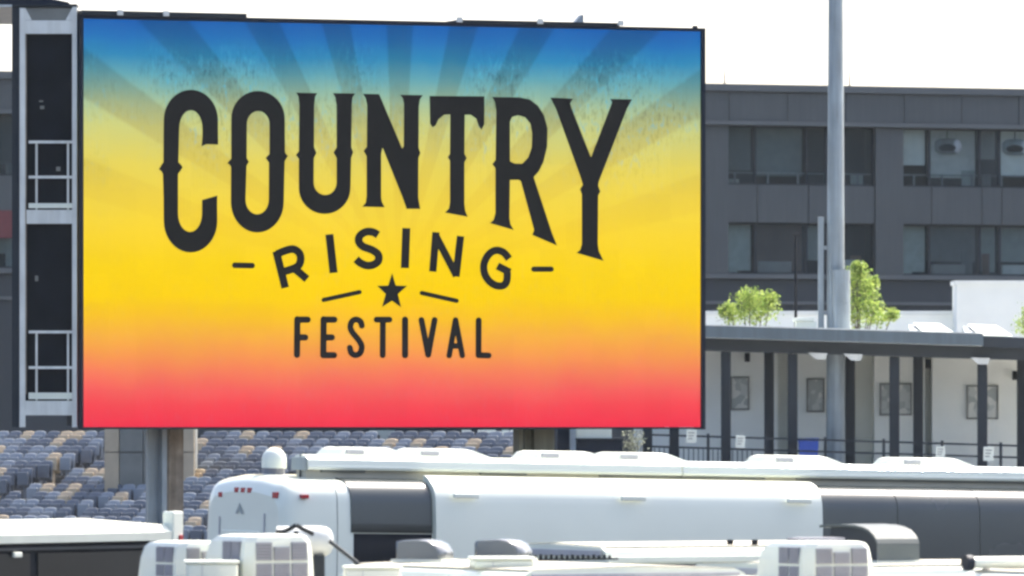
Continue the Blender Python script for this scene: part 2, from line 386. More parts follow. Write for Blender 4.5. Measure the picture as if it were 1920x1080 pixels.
def poster_mat(seed):
    m = bpy.data.materials.new('poster_print'); m.use_nodes = True
    n = m.node_tree.nodes; l = m.node_tree.links; b = n['Principled BSDF']
    tc = n.new('ShaderNodeTexCoord'); v = n.new('ShaderNodeTexVoronoi'); v.inputs['Scale'].default_value = 6
    mp = n.new('ShaderNodeMapping'); mp.inputs['Location'].default_value = (seed, seed*2.3, seed*0.7)
    l.new(tc.outputs['Object'], mp.inputs[0]); l.new(mp.outputs[0], v.inputs['Vector'])
    r = n.new('ShaderNodeValToRGB'); r.color_ramp.interpolation = 'CONSTANT'
    r.color_ramp.elements[0].color = (0.36,0.38,0.35,1); r.color_ramp.elements[1].color = (0.62,0.62,0.56,1); r.color_ramp.elements[1].position = 0.45
    e2 = r.color_ramp.elements.new(0.72); e2.color = (0.48,0.50,0.46,1)
    l.new(v.outputs['Color'], r.inputs[0]); l.new(r.outputs[0], b.inputs['Base Color']); b.inputs['Roughness'].default_value = 0.35
    return m
for i, (a, b, y0, y1, lab) in enumerate(((1369,1405,706,769,'framed grey map poster on the white wall nearest the screen'),
        (1512,1546,709,773,'framed grey map poster partly behind the light pole'),
        (1650,1711,718,779,'framed grey map poster between the two middle columns right of the pole'),
        (1812,1872,722,786,'framed brownish map poster on the wall near the right edge'))):
    p0, p1 = P(a, y0, YW-0.03), P(b, y1, YW-0.03)
    yy = YW - 0.07 + (0.25 if i == 2 else 0)
    e = thing('framed_poster', lab, 'poster', (p0.x, yy, p1.z), group='posters on the concourse wall')
    wd, hh = p1.x-p0.x, p0.z-p1.z
    f = MB(); f.box(0,wd,0,0.065,0,0.045).box(0,wd,0,0.065,hh-0.045,hh).box(0,0.045,0,0.065,0.046,hh-0.046).box(wd-0.045,wd,0,0.065,0.046,hh-0.046)
    f.build('frame', M['grey_panel'], e)
    MB().box(0.046,wd-0.046,0.03,0.06,0.046,hh-0.046).build('print', poster_mat(i*3.1), e)

for px, py, Y, lab in ((1401,670,YW,'small black wall lamp above the poster nearest the screen'),(1740,682,YW,'small black wall lamp right of the middle column pair'),
                   (1903,704,YW,'small black wall lamp at the right edge of the wall')):
    c = P(px, py, Y-0.2)
    e = thing('wall_lamp', lab, 'lamp', tuple(c), group='wall lamps under the canopy')
    MB().box(-0.07,0.07,-0.12,0.05,-0.12,0.12,0.02).build('housing', M['black'], e)
    MB().box(-0.03,0.03,0.051,0.2 if px != 1740 else 0.42,-0.04,0.04).build('arm', M['black'], e)

# fence in front of the walkway
fen = thing('steel_fence', 'dark steel railing fence along the walkway edge', 'fence', (TX0, 186.6, TZ))
finv = lambda p: (p[0]-TX0, p[1]-186.6, p[2]-TZ)
def fpart(name, a, mt=M['dark_steel']):
    m = MB(); m.box(*a); m.xf(slope); m.xf(finv); return m.build(name, mt, fen)
fx0, fx1 = P(1218,0,186.6).x, P(1960,0,186.6).x
for z in (TZ+1.02, TZ+0.72, TZ+0.14):
    fpart('rail', (fx0, fx1, 186.57, 186.61, z, z+0.05))
x = fx0; k = 0
while x < fx1:
    if k % 12 == 0: fpart('post', (x-0.035, x+0.035, 186.545, 186.635, TZ+0.0, TZ+1.12))
    elif P(1412,0,186.6).x > x: fpart('picket', (x-0.012, x+0.012, 186.575, 186.605, TZ+0.195, TZ+0.715))
    x += 0.125; k += 1
for px, py, wd, hh, lab in ((1388,828,0.24,0.32,'white notice on the fence below the first poster'),(1763,848,0.24,0.30,'white notice on the fence right of the middle columns'),
                        (1853,851,0.26,0.36,'white notice on the fence below the brownish poster'),(1296,818,0.26,0.34,'white notice on the fence at the corner of the screen')):
    c = P(px, py, 186.5)
    e = thing('fence_sign', lab, 'sign', (c.x, 186.5, c.z - hh/2), (0, 0.03, 0), 'notices on the fence')
    MB().box(-wd/2, wd/2, 0, 0.015, 0, hh, 0.004).build('plate', M['white_plastic'], e)
    for j in range(3):
        MB().box(-wd*0.33, wd*(0.33-0.1*j), -0.004, -0.001, hh*(0.72-0.22*j), hh*(0.80-0.22*j)).build('print_line', M['grey_panel'], e)
c = P(1517, 0, 187.2)
binn = thing('blue_bin', 'blue plastic wheelie bin under the canopy left of the pole', 'bin', (c.x, 187.6, TZ+tz(c.x)))
MB().loft([[(-0.21,-0.25,0.06),(0.21,-0.25,0.06),(0.21,0.25,0.06),(-0.21,0.25,0.06)],[(-0.25,-0.3,1.0),(0.25,-0.3,1.0),(0.25,0.3,1.0),(-0.25,0.3,1.0)]], False).build('body', M['blue'], binn)
MB().box(-0.27,0.27,-0.33,0.33,1.002,1.08,0.02).build('lid', M['blue'], binn)
for s in (-0.2, 0.2): MB().tube((s-0.03,0.26,0.09),(s+0.03,0.26,0.09),0.09,12).build('wheel', M['rubber'], binn)

# light pole through the canopy
c = P(1567, 0, 189.2)
pole = thing('light_pole', 'tall grey galvanised light pole rising through the walkway roof', 'pole', (c.x, 189.2, TZ+tz(c.x)))
MB().tube((0,0,0.04),(0,0,21),0.255,24,0.15).build('shaft', M['pole'], pole)
MB().tube((0,0,0),(0,0,0.04),0.42,24).build('base_plate', M['grey_steel'], pole)
b0 = 7.0 - TZ
MB().tube((0.13,-0.28,b0-0.2),(0.13,-0.28,b0+0.80),0.235,20).build('sleeve', M['pole'], pole)
MB().tube((0.13,-0.28,b0+0.806),(0.13,-0.28,b0+1.66),0.232,20).build('sleeve', M['pole'], pole)
MB().box(-0.46,-0.31,-0.12,0.08,b0-0.2,b0+3.05,0.02).build('cable_trunking', M['pole'], pole)
MB().box(-0.32,-0.2,-0.05,0.05,b0+2.2,b0+2.3).build('strap', M['grey_steel'], pole)
MB().box(-0.32,-0.2,-0.05,0.05,b0+0.5,b0+0.6).build('strap', M['grey_steel'], pole)
MB().box(-0.9,0.9,-0.1,0.1,17.6,17.75).build('crossarm', M['grey_steel'], pole)
for s in (-0.7,-0.25,0.25,0.7):
    MB().box(s-0.18,s+0.18,-0.35,0.0,17.76,18.1,0.03).build('floodlight', M['dark_steel'], pole)
c = P(1492, 0, 205)
tp = thing('thin_post', 'thin black post standing behind the walkway roof', 'post', (c.x, 205, TZ+tz(c.x)))
MB().tube((0,0,0),(0,0,6.75),0.05,8,0.04).build('shaft', M['black'], tp)
MB().box(-0.1,0.1,-0.3,0.1,6.752,6.85,0.02).build('lamp_head', M['black'], tp)

# trees behind the canopy
def tree(label, px, Y, clumps, top, seed, n_leaf):
    rr = random.Random(seed); b = P(px, 0, Y)
    base = Vector((b.x, Y, TZ + tz(b.x)))
    e = thing('young_tree', label, 'tree', tuple(base), group='young trees behind the walkway')
    tr = MB(); tr.tube((0,0,0),(0.05,0,top*0.55),0.10,9,0.07); tr.tube((0.05,0,top*0.55),(0,0,top*0.95),0.07,8,0.02)
    lf = MB()
    for (cpx, cpy, cr, ch) in clumps:
        cc = P(cpx, cpy, Y) - base
        cc.y += rr.uniform(-0.5, 0.5); cr *= 1.3; ch *= 1.3
        st = Vector((0.05,0,min(top*0.5, max(0.5, cc.z-1.0)))); tr.tube(st, cc, 0.035, 6, 0.012)
        for _ in range(4):
            q = cc + Vector((rr.gauss(0,cr*0.5), rr.gauss(0,cr*0.5), rr.gauss(0,ch*0.5)))
            tr.tube(cc - Vector((0,0,ch*0.3)), q, 0.012, 5, 0.005)
        for _ in range(n_leaf):
            d = Vector((rr.gauss(0,1), rr.gauss(0,1), rr.gauss(0,1))).normalized() * (rr.random()**0.5 * rr.uniform(0.75,1.35))
            p = cc + Vector((d.x*cr, d.y*cr, d.z*ch))
            s = rr.uniform(0.028, 0.065); u = Vector((rr.gauss(0,1), rr.gauss(0,1), rr.gauss(0,1))).normalized()
            vv = u.cross(Vector((rr.gauss(0,1), rr.gauss(0,1), rr.gauss(0,1)))).normalized()
            lf.add([p-u*s, p+vv*s*0.55, p+u*s, p-vv*s*0.55], [(0,1,2,3)])
    tr.build('trunk', M['bark'], e)
    tag(lf.build('crown', M['leaf'], e), kind=None)
    return e
tree('small bright green bushy tree behind the walkway roof near the screen', 1405, 214,
     [(1372,588,0.30,0.26),(1395,572,0.34,0.34),(1404,556,0.30,0.22),(1430,572,0.34,0.28),(1444,562,0.20,0.20),(1418,590,0.5,0.3),(1362,582,0.18,0.15)], 3.6, 5, 420)
tree('tall bright green tree just right of the light pole', 1606, 212,
     [(1598,595,0.45,0.35),(1606,565,0.42,0.36),(1600,530,0.34,0.36),(1612,512,0.24,0.24),(1630,545,0.24,0.26),(1635,580,0.30,0.26),(1650,597,0.34,0.16),(1672,590,0.15,0.14),(1640,527,0.12,0.12),(1606,500,0.14,0.12)], 4.6, 9, 420)
tree('thin green tree reaching in at the right edge above the skylights', 1935, 212, [(1926,606,0.3,0.3),(1945,590,0.4,0.5)], 3.6, 12, 420)

# ------------------------------------------------------------------ stadium stand with seats
SA = R(40)
rdir = Vector((math.cos(SA), -math.sin(SA), 0)); udir = Vector((math.sin(SA), math.cos(SA), 0))
O0 = P(300, 0, 205); O0.z = 0
stand = thing('seating_stand', 'sloping concrete seating stand with mosaic of grey and tan seats', 'stand', (O0.x, O0.y, gz(O0.x)), (0, 0, -SA))
# local: x along rows (to the right), y uphill, z up
NR, TR, RI = 13, 0.85, 0.205
ztop = 4.5 - 12/ppm(205) - 0.80 - stand.location.z
def spos(i, u):                                # world point of the seat top
    return O0 + rdir*u - udir*(TR*i) + Vector((0,0,ztop + 0.80 - RI*i + stand.location.z))
def spx(v): return (960 + v.x/v.y*F, 800 - (v.z - H)/v.y*F)
U0, U1 = -8.5, 16.0
for i in range(NR):
    MB().box(U0, U1, -TR*i-0.35, -TR*i+TR-0.352, -0.5, ztop - RI*i).build('tread', M['tread'], stand)
def seat_mesh(mt):
    s = MB()
    pr = [(0.0,0.30),(0.03,0.29),(0.10,0.80),(0.085,0.82),(0.06,0.80)]
    n = 6; rings = []
    for k in range(n+1):
        x = -0.225 + 0.45*k/n; e = 0.035*(1-abs(2*k/n-1)**3)
        bow = 0.03*(1-(2*k/n-1)**2)
        rings.append([(x, p[0]+bow, p[1] + (e if p[1] > 0.7 else 0)) for p in pr])
    s.loft(rings, True)
    s.box(-0.20,0.20,-0.10,-0.04,0.36,0.74,0.02)      # the folded pan
    s.box(-0.02,0.02,-0.04,0.05,0.02,0.40)
    return s.mesh('seat', M[mt])
SM = {k: seat_mesh(k) for k in ('seat_slate','seat_grey','seat_tan')}
rs = random.Random(21)
ua = min((abs(spx(spos(3, u/50))[0]-178), u/50) for u in range(-500, 800))[1]
nseat = 0
for i in range(NR):
    for j in range(int((U1-U0)/0.5)):
        u = U0 + 0.3 + j*0.5
        if abs(u - ua) < 0.62: continue
        qx, qy = spx(spos(i, u))
        vis = (-14 < qx < 195 and qy < 985) or (175 < qx < 275 and 868 < qy < 985) or (330 < qx < 525 and qy < 1000 and not (qx < 368 and qy < 880)) or (525 <= qx < 1010 and qy < 866)
        if qx > 545 and 720 > qx and qy < 812: vis = False
        if not vis: continue
        r = rs.random()
        if not (rs.random() < 0.97): continue
        kx = (math.sin(j*0.9 + i*1.7) + 1)/2
        mt = 'seat_tan' if r < 0.14 else ('seat_grey' if r < 0.14 + 0.34 + 0.15*kx else 'seat_slate')
        inst('seat', SM[mt], stand, (u, -TR*i + rs.uniform(-0.01,0.01), ztop - RI*i + 0.002), (rs.uniform(-0.05,0.03), 0, rs.uniform(-0.03,0.03)))
        nseat += 1
for i in range(NR):
    for h in (0, 1):
        MB().box(ua-0.55, ua+0.55, -TR*i-0.35-0.30*h-0.30, -TR*i-0.352-0.30*h, ztop-RI*i-RI+0.004, ztop-RI*i-0.07-0.06*h).build('aisle_step', M['wall_dark'], stand)
    MB().box(ua+0.40, ua+0.52, -TR*i-0.30, -TR*i-0.22, ztop-RI*i+0.002, ztop-RI*i+0.30).build('aisle_marker', M['white_plastic'], stand)
print('seats', nseat)

# portal wall in the stand, dark press wall behind it
c0, c1 = P(196, 885, 198), P(364, 885, 198)
port = thing('portal_wall', 'tan and grey panelled portal wall behind the left screen post', 'wall', (c0.x, 198, c0.z-1.2))
s98 = ppm(198); hgt = 1.2 + (885-800)/s98 + 0.25
for a, b, mt in ((0, 27, 'tan_panel'), (28.5, 72, 'grey_panel'), (73.5, 143, 'grey_panel'), (144.5, 168, 'tan_panel')):
    for z0, z1 in ((0, 1.2 + 36/s98), (1.2 + 38/s98, hgt)):
        MB().box(a/s98, b/s98, 0, 0.3, z0, z1).build('panel', M[mt], port)
MB().box(-0.02, 168/s98+0.02, 0.302, 1.6, 0, hgt+0.05).build('core', M['grey_panel'], port)

c0 = P(478, 0, 216)
press = thing('press_box', 'dark low press box behind the seats under the screen', 'building', (c0.x, 216, 0))
def wx(px, Y=216): return P(px, 0, Y).x - c0.x
def wz(py, Y=216): return P(0, py, Y).z
MB().box(0, wx(968), 0, 5, 0, wz(774)).build('wall', M['dark_navy'], press)
MB().box(wx(693), wx(740), -0.6, -0.004, 0, wz(807)).build('bay', M['grey_green'], press)
MB().box(wx(706), wx(713), -0.65, -0.604, wz(830), wz(816)).build('post', M['dark_steel'], press)
MB().box(-0.2, wx(972), -0.3, 5.2, wz(774)+0.004, wz(768)).build('roof', M['wall_grey'], press)
MB().box(wx(560), wx(640), -0.05, -0.003, wz(830), wz(812)).build('window', M['black_glass'], press)
for a, b, y0, y1 in ((866,883,806,816),(896,930,806,813),(925,938,813.4,850),(957,972,806,850),(941,955,806,818)):
    MB().box(wx(a), wx(b), -0.4, -0.05, wz(y1), wz(y0)).build('white_panel', M['white_paint'], press)

c0 = P(1044, 0, 184)
kio = thing('navy_kiosk', 'navy kiosk with white upper band under the right end of the screen', 'kiosk', (c0.x, 184, gz(c0.x)))
kx = lambda px: P(px,0,184).x - c0.x
kz = lambda py: P(0,py,184).z - kio.location.z
MB().box(kx(1082), kx(1166), 0, 2, 0, kz(825)).build('body', M['dark_navy'], kio)
MB().box(kx(1079), kx(1169), -0.1, 2.1, kz(825)+0.003, kz(822)).build('trim', M['dark_steel'], kio)
MB().box(kx(1080), kx(1147), 0.1, 2, kz(822)+0.005, kz(790)).build('upper_band', M['white_paint'], kio)
MB().box(kx(1069), kx(1080)-0.005, -0.05, 0.15, 0, kz(788)).build('post', M['grey_steel'], kio)
MB().box(kx(1045), kx(1067), 0.3, 2, 0, kz(786)).build('side_panel', M['dark_navy'], kio)
MB().box(kx(1040), kx(1172), -0.2, 2.2, kz(785), kz(781)).build('roof', M['dark_steel'], kio)
c = P(1188, 0, 184.6)
e = thing('pale_shrub', 'small pale green shrub beside the navy kiosk under the screen', 'shrub', (c.x, 184.6, gz(c.x)))
st = MB(); lf = MB(); rr = random.Random(4); top = P(0,808,184).z - e.location.z
for k in range(9):
    a = rr.uniform(0,6.28); st.tube((0,0,0),(0.22*math.cos(a),0.22*math.sin(a),top*rr.uniform(0.7,0.98)),0.02,6,0.008)
for k in range(900):
    p = Vector((rr.gauss(0,0.15), rr.gauss(0,0.2), rr.uniform(2.6, top))); u = Vector((rr.gauss(0,1),rr.gauss(0,1),rr.gauss(0,1))).normalized(); v = u.orthogonal().normalized(); s = rr.uniform(0.02,0.05)
    lf.add([p-u*s,p+v*s*0.7,p+u*s,p-v*s*0.7],[(0,1,2,3)])
st.build('stem', M['bark'], e); lf.build('foliage', mat('pale_foliage', (0.22,0.24,0.16), 0.7, var=0.3), e)

# dark roof edge reaching in at the top left, on its own post out of frame
c = P(-60, 12, 140)
rf = thing('stand_roof', 'dark roof edge with pale rim in the top left corner', 'roof', (c.x, 140, 0))
rx = lambda px: P(px,0,140).x - c.x
rz = lambda py: P(0,py,140).z
MB().prism_y([(rx(-330), rz(8)), (rx(131), rz(8.5)), (rx(128), rz(4)), (rx(60), rz(-10)), (rx(-330), rz(-60))], 0, 6).build('roof_panel', M['dark_navy'], rf)
MB().prism_y([(rx(-330), rz(13)), (rx(133), rz(13)), (rx(132), rz(9)), (rx(-330), rz(8.5))], -0.05, 6.05).build('rim', M['white_steel'], rf)
MB().tube((rx(-250), 3, gz(-12)), (rx(-250), 3, rz(13.2)), 0.25, 14).build('post', M['dark_steel'], rf)

# ------------------------------------------------------------------ the video board
YL = 126.0; LX = (152-960)/F*YL
YR = 130.1; RX = (1318-960)/F*YR
mB = (YR-YL)/(RX-LX); TH = math.atan(mB); WB = math.hypot(RX-LX, YR-YL)
ZB, ZT = 4.47, 11.62
bgz = gz(LX)
board = thing('video_board', 'large colourful festival video screen on steel frame with side platforms', 'screen', (LX, YL, bgz), (0, 0, TH))
def bu(px, py):                                # photo point -> (along, up) on the screen plane
    k = (px-960)/F; Y = (YL - mB*LX)/(1 - mB*k)
    return ((k*Y - LX)/math.cos(TH), H - (py-800)/F*Y - bgz)
z0, z1 = ZB - bgz, ZT - bgz

scr = MB(); scr.box(0.04, WB-0.05, 0.0, 0.2, z0+0.024, z1-0.06)
def screen_mat():
    m = bpy.data.materials.new('led_picture'); m.use_nodes = True
    n = m.node_tree.nodes; l = m.node_tree.links
    n.remove(n['Principled BSDF']); out = n['Material Output']
    tc = n.new('ShaderNodeTexCoord'); sp = n.new('ShaderNodeSeparateXYZ'); l.new(tc.outputs['Object'], sp.inputs[0])
    def math_(op, a, b=None, c=None):
        q = n.new('ShaderNodeMath'); q.operation = op
        for i, v in enumerate((a, b, c)):
            if v is None: continue
            if isinstance(v, (int, float)): q.inputs[i].default_value = v
            else: l.new(v, q.inputs[i])
        return q.outputs[0]
    nzt = n.new('ShaderNodeTexNoise'); nzt.inputs['Scale'].default_value = 0.9; nzt.inputs['Detail'].default_value = 4
    l.new(tc.outputs['Object'], nzt.inputs['Vector'])
    t = math_('DIVIDE', math_('SUBTRACT', z1-0.06, sp.outputs[2]), z1-z0-0.11)          # 0 top .. 1 bottom
    tj = math_('ADD', t, math_('MULTIPLY', math_('SUBTRACT', nzt.outputs['Fac'], 0.5), 0.05))
    ramp = n.new('ShaderNodeValToRGB'); l.new(tj, ramp.inputs[0])
    stops = [(0,(30,98,178)),(0.04,(36,114,186)),(0.085,(50,138,186)),(0.13,(98,166,180)),(0.17,(140,184,168)),(0.21,(178,200,152)),(0.26,(206,210,130)),
             (0.35,(232,214,92)),(0.43,(245,217,72)),(0.52,(253,217,48)),(0.60,(255,217,18)),(0.68,(255,213,10)),(0.73,(253,198,36)),(0.78,(250,178,66)),(0.83,(249,152,82)),
             (0.87,(248,124,92)),(0.91,(248,98,94)),(0.95,(247,74,84)),(1.0,(245,56,80))]
    el = ramp.color_ramp.elements
    while len(el) > 1: el.remove(el[-1])
    el[0].position = 0; el[0].color = lin(stops[0][1])
    for p_, c_ in stops[1:]:
        e_ = el.new(p_); e_.color = lin(c_)
    xc, zc = bu(745, 535)
    ang = math_('ARCTAN2', math_('SUBTRACT', sp.outputs[0], xc), math_('SUBTRACT', sp.outputs[2], zc))
    ph = math_('DIVIDE', ang, R(14.6))
    fr = math_('ABSOLUTE', math_('SUBTRACT', math_('FRACT', math_('ADD', ph, 0.46)), 0.5))      # 0 centre of a ray gap
    mr = n.new('ShaderNodeMapRange'); mr.inputs['From Min'].default_value = 0.19; mr.inputs['From Max'].default_value = 0.235
    l.new(fr, mr.inputs['Value']); ray = math_('SUBTRACT', 1.0, mr.outputs[0])
    up = math_('GREATER_THAN', sp.outputs[2], zc)
    fd = n.new('ShaderNodeValToRGB'); l.new(t, fd.inputs[0])
    fe = fd.color_ramp.elements; fe[0].position = 0.0; fe[0].color = (1,1,1,1); fe[1].position = 0.62; fe[1].color = (0,0,0,1)
    q1 = fe.new(0.22); q1.color = (0.85,0.85,0.85,1); q2 = fe.new(0.34); q2.color = (0.42,0.42,0.42,1); q3 = fe.new(0.48); q3.color = (0.20,0.20,0.20,1)
    rs_ = math_('MULTIPLY', math_('MULTIPLY', ray, up), fd.outputs[0])
    mx = n.new('ShaderNodeMix'); mx.data_type = 'RGBA'; mx.blend_type = 'MULTIPLY'
    l.new(math_('MULTIPLY', rs_, 1.0), mx.inputs[0]); l.new(ramp.outputs[0], mx.inputs[6]); mx.inputs[7].default_value = (0.82,0.74,0.70,1)
    # worn scratches of the printed look
    mp = n.new('ShaderNodeMapping'); mp.inputs['Scale'].default_value = (7,7,3); l.new(tc.outputs['Object'], mp.inputs[0])
    g1 = n.new('ShaderNodeTexNoise'); g1.inputs['Scale'].default_value = 1.6; g1.inputs['Detail'].default_value = 8; g1.inputs['Roughness'].default_value = 0.7
    l.new(mp.outputs[0], g1.inputs['Vector'])
    g2 = n.new('ShaderNodeTexNoise'); g2.inputs['Scale'].default_value = 0.55; g2.inputs['Detail'].default_value = 2; l.new(tc.outputs['Object'], g2.inputs['Vector'])
    band = n.new('ShaderNodeValToRGB'); l.new(t, band.inputs[0]); be = band.color_ramp.elements
    be[0].position = 0.04; be[0].color = (0,0,0,1); be[1].position = 0.42; be[1].color = (0.06,0.06,0.06,1)
    b1 = be.new(0.12); b1.color = (1,1,1,1); b2 = be.new(0.26); b2.color = (0.7,0.7,0.7,1)
    msk = n.new('ShaderNodeMapRange'); msk.inputs['From Min'].default_value = 0.43; msk.inputs['From Max'].default_value = 0.58; l.new(g2.outputs['Fac'], msk.inputs['Value'])
    def speck(lo, hi):
        q = n.new('ShaderNodeMapRange'); q.inputs['From Min'].default_value = lo; q.inputs['From Max'].default_value = hi; l.new(g1.outputs['Fac'], q.inputs['Value'])
        return math_('MULTIPLY', math_('MULTIPLY', q.outputs[0], band.outputs[0]), msk.outputs[0])
    lt = n.new('ShaderNodeMix'); lt.data_type = 'RGBA'; l.new(math_('MULTIPLY', speck(0.53, 0.66), 0.75), lt.inputs[0])
    l.new(mx.outputs[2], lt.inputs[6]); lt.inputs[7].default_value = lin((88,184,214))
    dk = n.new('ShaderNodeMix'); dk.data_type = 'RGBA'; dk.blend_type = 'MULTIPLY'; l.new(math_('MULTIPLY', speck(0.49, 0.38), 0.8), dk.inputs[0])
    l.new(lt.outputs[2], dk.inputs[6]); dk.inputs[7].default_value = (0.55,0.55,0.6,1)
    # LED module columns: very faint brightness steps
    wv = n.new('ShaderNodeTexWave'); wv.wave_type = 'BANDS'; wv.bands_direction = 'X'; wv.inputs['Scale'].default_value = 5.2
    l.new(tc.outputs['Object'], wv.inputs['Vector'])
    gn = math_('ADD', 0.975, math_('MULTIPLY', wv.outputs['Fac'], 0.035))
    cell = n.new('ShaderNodeTexWhiteNoise'); cell.noise_dimensions = '2D'; cv = n.new('ShaderNodeCombineXYZ')
    l.new(math_('FLOOR', math_('DIVIDE', sp.outputs[0], 0.5)), cv.inputs[0]); l.new(math_('FLOOR', math_('DIVIDE', sp.outputs[2], 0.5)), cv.inputs[1])
    l.new(cv.outputs[0], cell.inputs['Vector'])
    gn = math_('MULTIPLY', gn, math_('ADD', 0.975, math_('MULTIPLY', cell.outputs['Value'], 0.05)))
    em = n.new('ShaderNodeEmission'); l.new(dk.outputs[2], em.inputs[0])
    l.new(math_('MULTIPLY', gn, 2.0**-EXPO), em.inputs[1])
    l.new(em.outputs[0], out.inputs[0])
    return m
screen = scr.build('screen', screen_mat(), board)
ink = bpy.data.materials.new('led_dark_letters'); ink.use_nodes = True
nn = ink.node_tree.nodes; nn.remove(nn['Principled BSDF']); em = nn.new('ShaderNodeEmission')
em.inputs[0].default_value = lin((36,38,41)); em.inputs[1].default_value = 2.0**-EXPO
ink.node_tree.links.new(em.outputs[0], nn['Material Output'].inputs[0])
ltn = [0]
def glyph(name, loops, off=0.004):
    """loops: outer + holes, photo pixel points; a thin raised plate on the screen."""
    pl = [[Vector((bu(*p)[0], 0, bu(*p)[1])) for p in lp] for lp in loops]
    tri = tessellate_polygon(pl); flat = [v for lp in pl for v in lp]
    m = MB(); m.add([(v.x, -off, v.z) for v in flat], tri)
    return m.build(name, ink, screen)
def arc(cx, cy, rx, ry, a0, a1, n=14):
    return [(cx + rx*math.cos(R(a0+(a1-a0)*k/n)), cy + ry*math.sin(R(a0+(a1-a0)*k/n))) for k in range(n+1)]
def zc_(x0, y0, s): return lambda lp: [(x0 + p[0]/s, y0 + p[1]/s) for p in lp]
za, zb, zd, ze = zc_(280,150,3.1775), zc_(640,150,3.1765), zc_(880,150,3.085), zc_(420,410,3.0)
C = [(310,395),(340,383),(410,385),(409,300)] + arc(247,240,162,182,0,-180,20) + [(84,300),(83,490),(72,505),(56,532),(72,545),(80,560),(84,700)] + \
    arc(245,840,160,188,180,0,20) + [(404,760),(405,688),(313,715),(313,780)] + arc(242,795,71,110,0,180,14) + [(171,560),(186,540),(199,520),(186,502),(173,490),(177,330)] + arc(247,290,69,110,180,360,14) + [(316,340)]
O = arc(647,232,160,167,0,-180,20) + [(487,470),(476,480),(464,496),(478,506),(486,518)] + arc(643,728,158,181,180,0,20) + [(806,485),(816,468),(826,453),(814,440),(808,428)]
Oh = arc(648,265,67,80,0,-180,14) + [(580,465),(593,487),(579,512)] + arc(642,712,69,88,180,0,14) + [(712,492),(692,465),(715,440)]
U = [(875,75),(1000,78),(988,100),(982,150),(981,400),(996,435),(980,465)] + arc(1047,610,68,75,180,0,14) + [(1115,465),(1096,432),(1115,402),(1115,150),(1108,105),(1093,78),(1226,80),(1210,105),(1206,150),(1203,402),(1215,430),(1202,465)] + \
    arc(1044,645,154,153,0,180,20) + [(890,470),(872,447),(890,425),(893,150),(888,100)]
N = [(128,82),(225,84),(362,408),(371,395),(372,140),(365,110),(350,88),(485,90),(468,115),(461,160),(460,405),(471,435),(459,465),(458,700),(470,768),(388,768),(362,695),(245,402),(237,440),(237,700),(241,725),(258,758),(124,755),(145,730),(150,690),(150,455),(132,422),(151,398),(153,150),(145,110)]
T = [(525,95),(852,97),(851,265),(834,297),(818,275),(803,230),(770,207),(735,207),(733,440),(747,465),(733,490),(733,740),(738,780),(753,815),(617,790),(640,765),(646,730),(646,480),(633,460),(646,440),(648,205),(612,207),(578,235),(562,270),(543,282),(528,260)]
Rr = [(132,98),(290,100),(350,113),(398,150),(432,205),(452,280),(450,385),(428,475),(402,528),(372,562),(478,885),(507,958),(363,896),(374,868),(297,585),(285,578),(235,578),(232,800),(238,835),(257,868),(119,828),(140,808),(150,770),(150,510),(132,487),(151,462),(155,180),(148,130)]
Rh = [(235,470),(235,240),(248,213),(282,204),(322,216),(352,252),(363,310),(360,390),(340,448),(305,484),(262,483)]
Yy = [(468,102),(600,108),(583,135),(590,160),(703,447),(812,165),(825,130),(814,110),(941,112),(912,165),(748,590),(745,612),(758,645),(745,668),(743,950),(749,990),(776,1046),(619,1000),(640,983),(650,950),(650,662),(639,632),(656,606),(642,560),(500,165)]
glyph('letter', [za(C)]); glyph('letter', [za(O), za(Oh)]); glyph('letter', [za(U)]); glyph('letter', [zb(N)]); glyph('letter', [zb(T)])
glyph('letter', [zd(Rr), zd(Rh)]); glyph('letter', [zd(Yy)])
def stroke(pts, wd, rnd=False):
    pts = [Vector((p[0], p[1])) for p in pts]; n = len(pts); L = []; Rg = []
    for i in range(n):
        d0 = (pts[i]-pts[i-1]).normalized() if i > 0 else (pts[1]-pts[0]).normalized()
        d1 = (pts[i+1]-pts[i]).normalized() if i < n-1 else d0
        n0 = Vector((-d0.y, d0.x)); n1 = Vector((-d1.y, d1.x)); mm = n0 + n1
        mm = mm.normalized() if mm.length > 1e-4 else n0
        k = wd/2/max(0.5, mm.dot(n1)); L.append(pts[i]+mm*k); Rg.append(pts[i]-mm*k)
    out = list(L)
    def cap(c, d, st):
        a0 = math.atan2(st.y, st.x)
        return [c + Vector((math.cos(a0 - math.pi*k/8), math.sin(a0 - math.pi*k/8)))*wd/2 for k in range(1, 8)]
    if rnd: out += cap(pts[-1], None, L[-1]-pts[-1])
    out += Rg[::-1]
    if rnd: out += cap(pts[0], None, Rg[0]-pts[0])
    return [(p.x, p.y) for p in out]
def letter(strokes, wd, rnd=False):
    m = MB()
    for i, s in enumerate(strokes):
        w_ = wd
        lp = ze(stroke(s, w_, rnd)); pl = [Vector((bu(*p)[0], 0, bu(*p)[1])) for p in lp]
        m.add([(v.x, -0.004-0.0015*i, v.z) for v in pl], tessellate_polygon([pl]))
    return m.build('letter', ink, screen)
def bez(pts, n=5):
    P_ = [Vector(p) for p in pts]; out = []
    for i in range(len(P_)-1):
        a = P_[max(i-1,0)]; b = P_[i]; c = P_[i+1]; d = P_[min(i+2,len(P_)-1)]
        for k in range(n):
            t = k/n
            q = 0.5*((2*b) + (-a+c)*t + (2*a-5*b+4*c-d)*t*t + (-a+3*b-3*c+d)*t**3); out.append((q.x, q.y))
    out.append(tuple(P_[-1])); return out
letter([[(293,183),(344,389)], bez([(296,200),(350,178),(392,172),(424,196),(430,236),(408,272),(330,300)]), [(385,272),(466,340)]], 44)
letter([[(592,88),(616,305)]], 46)
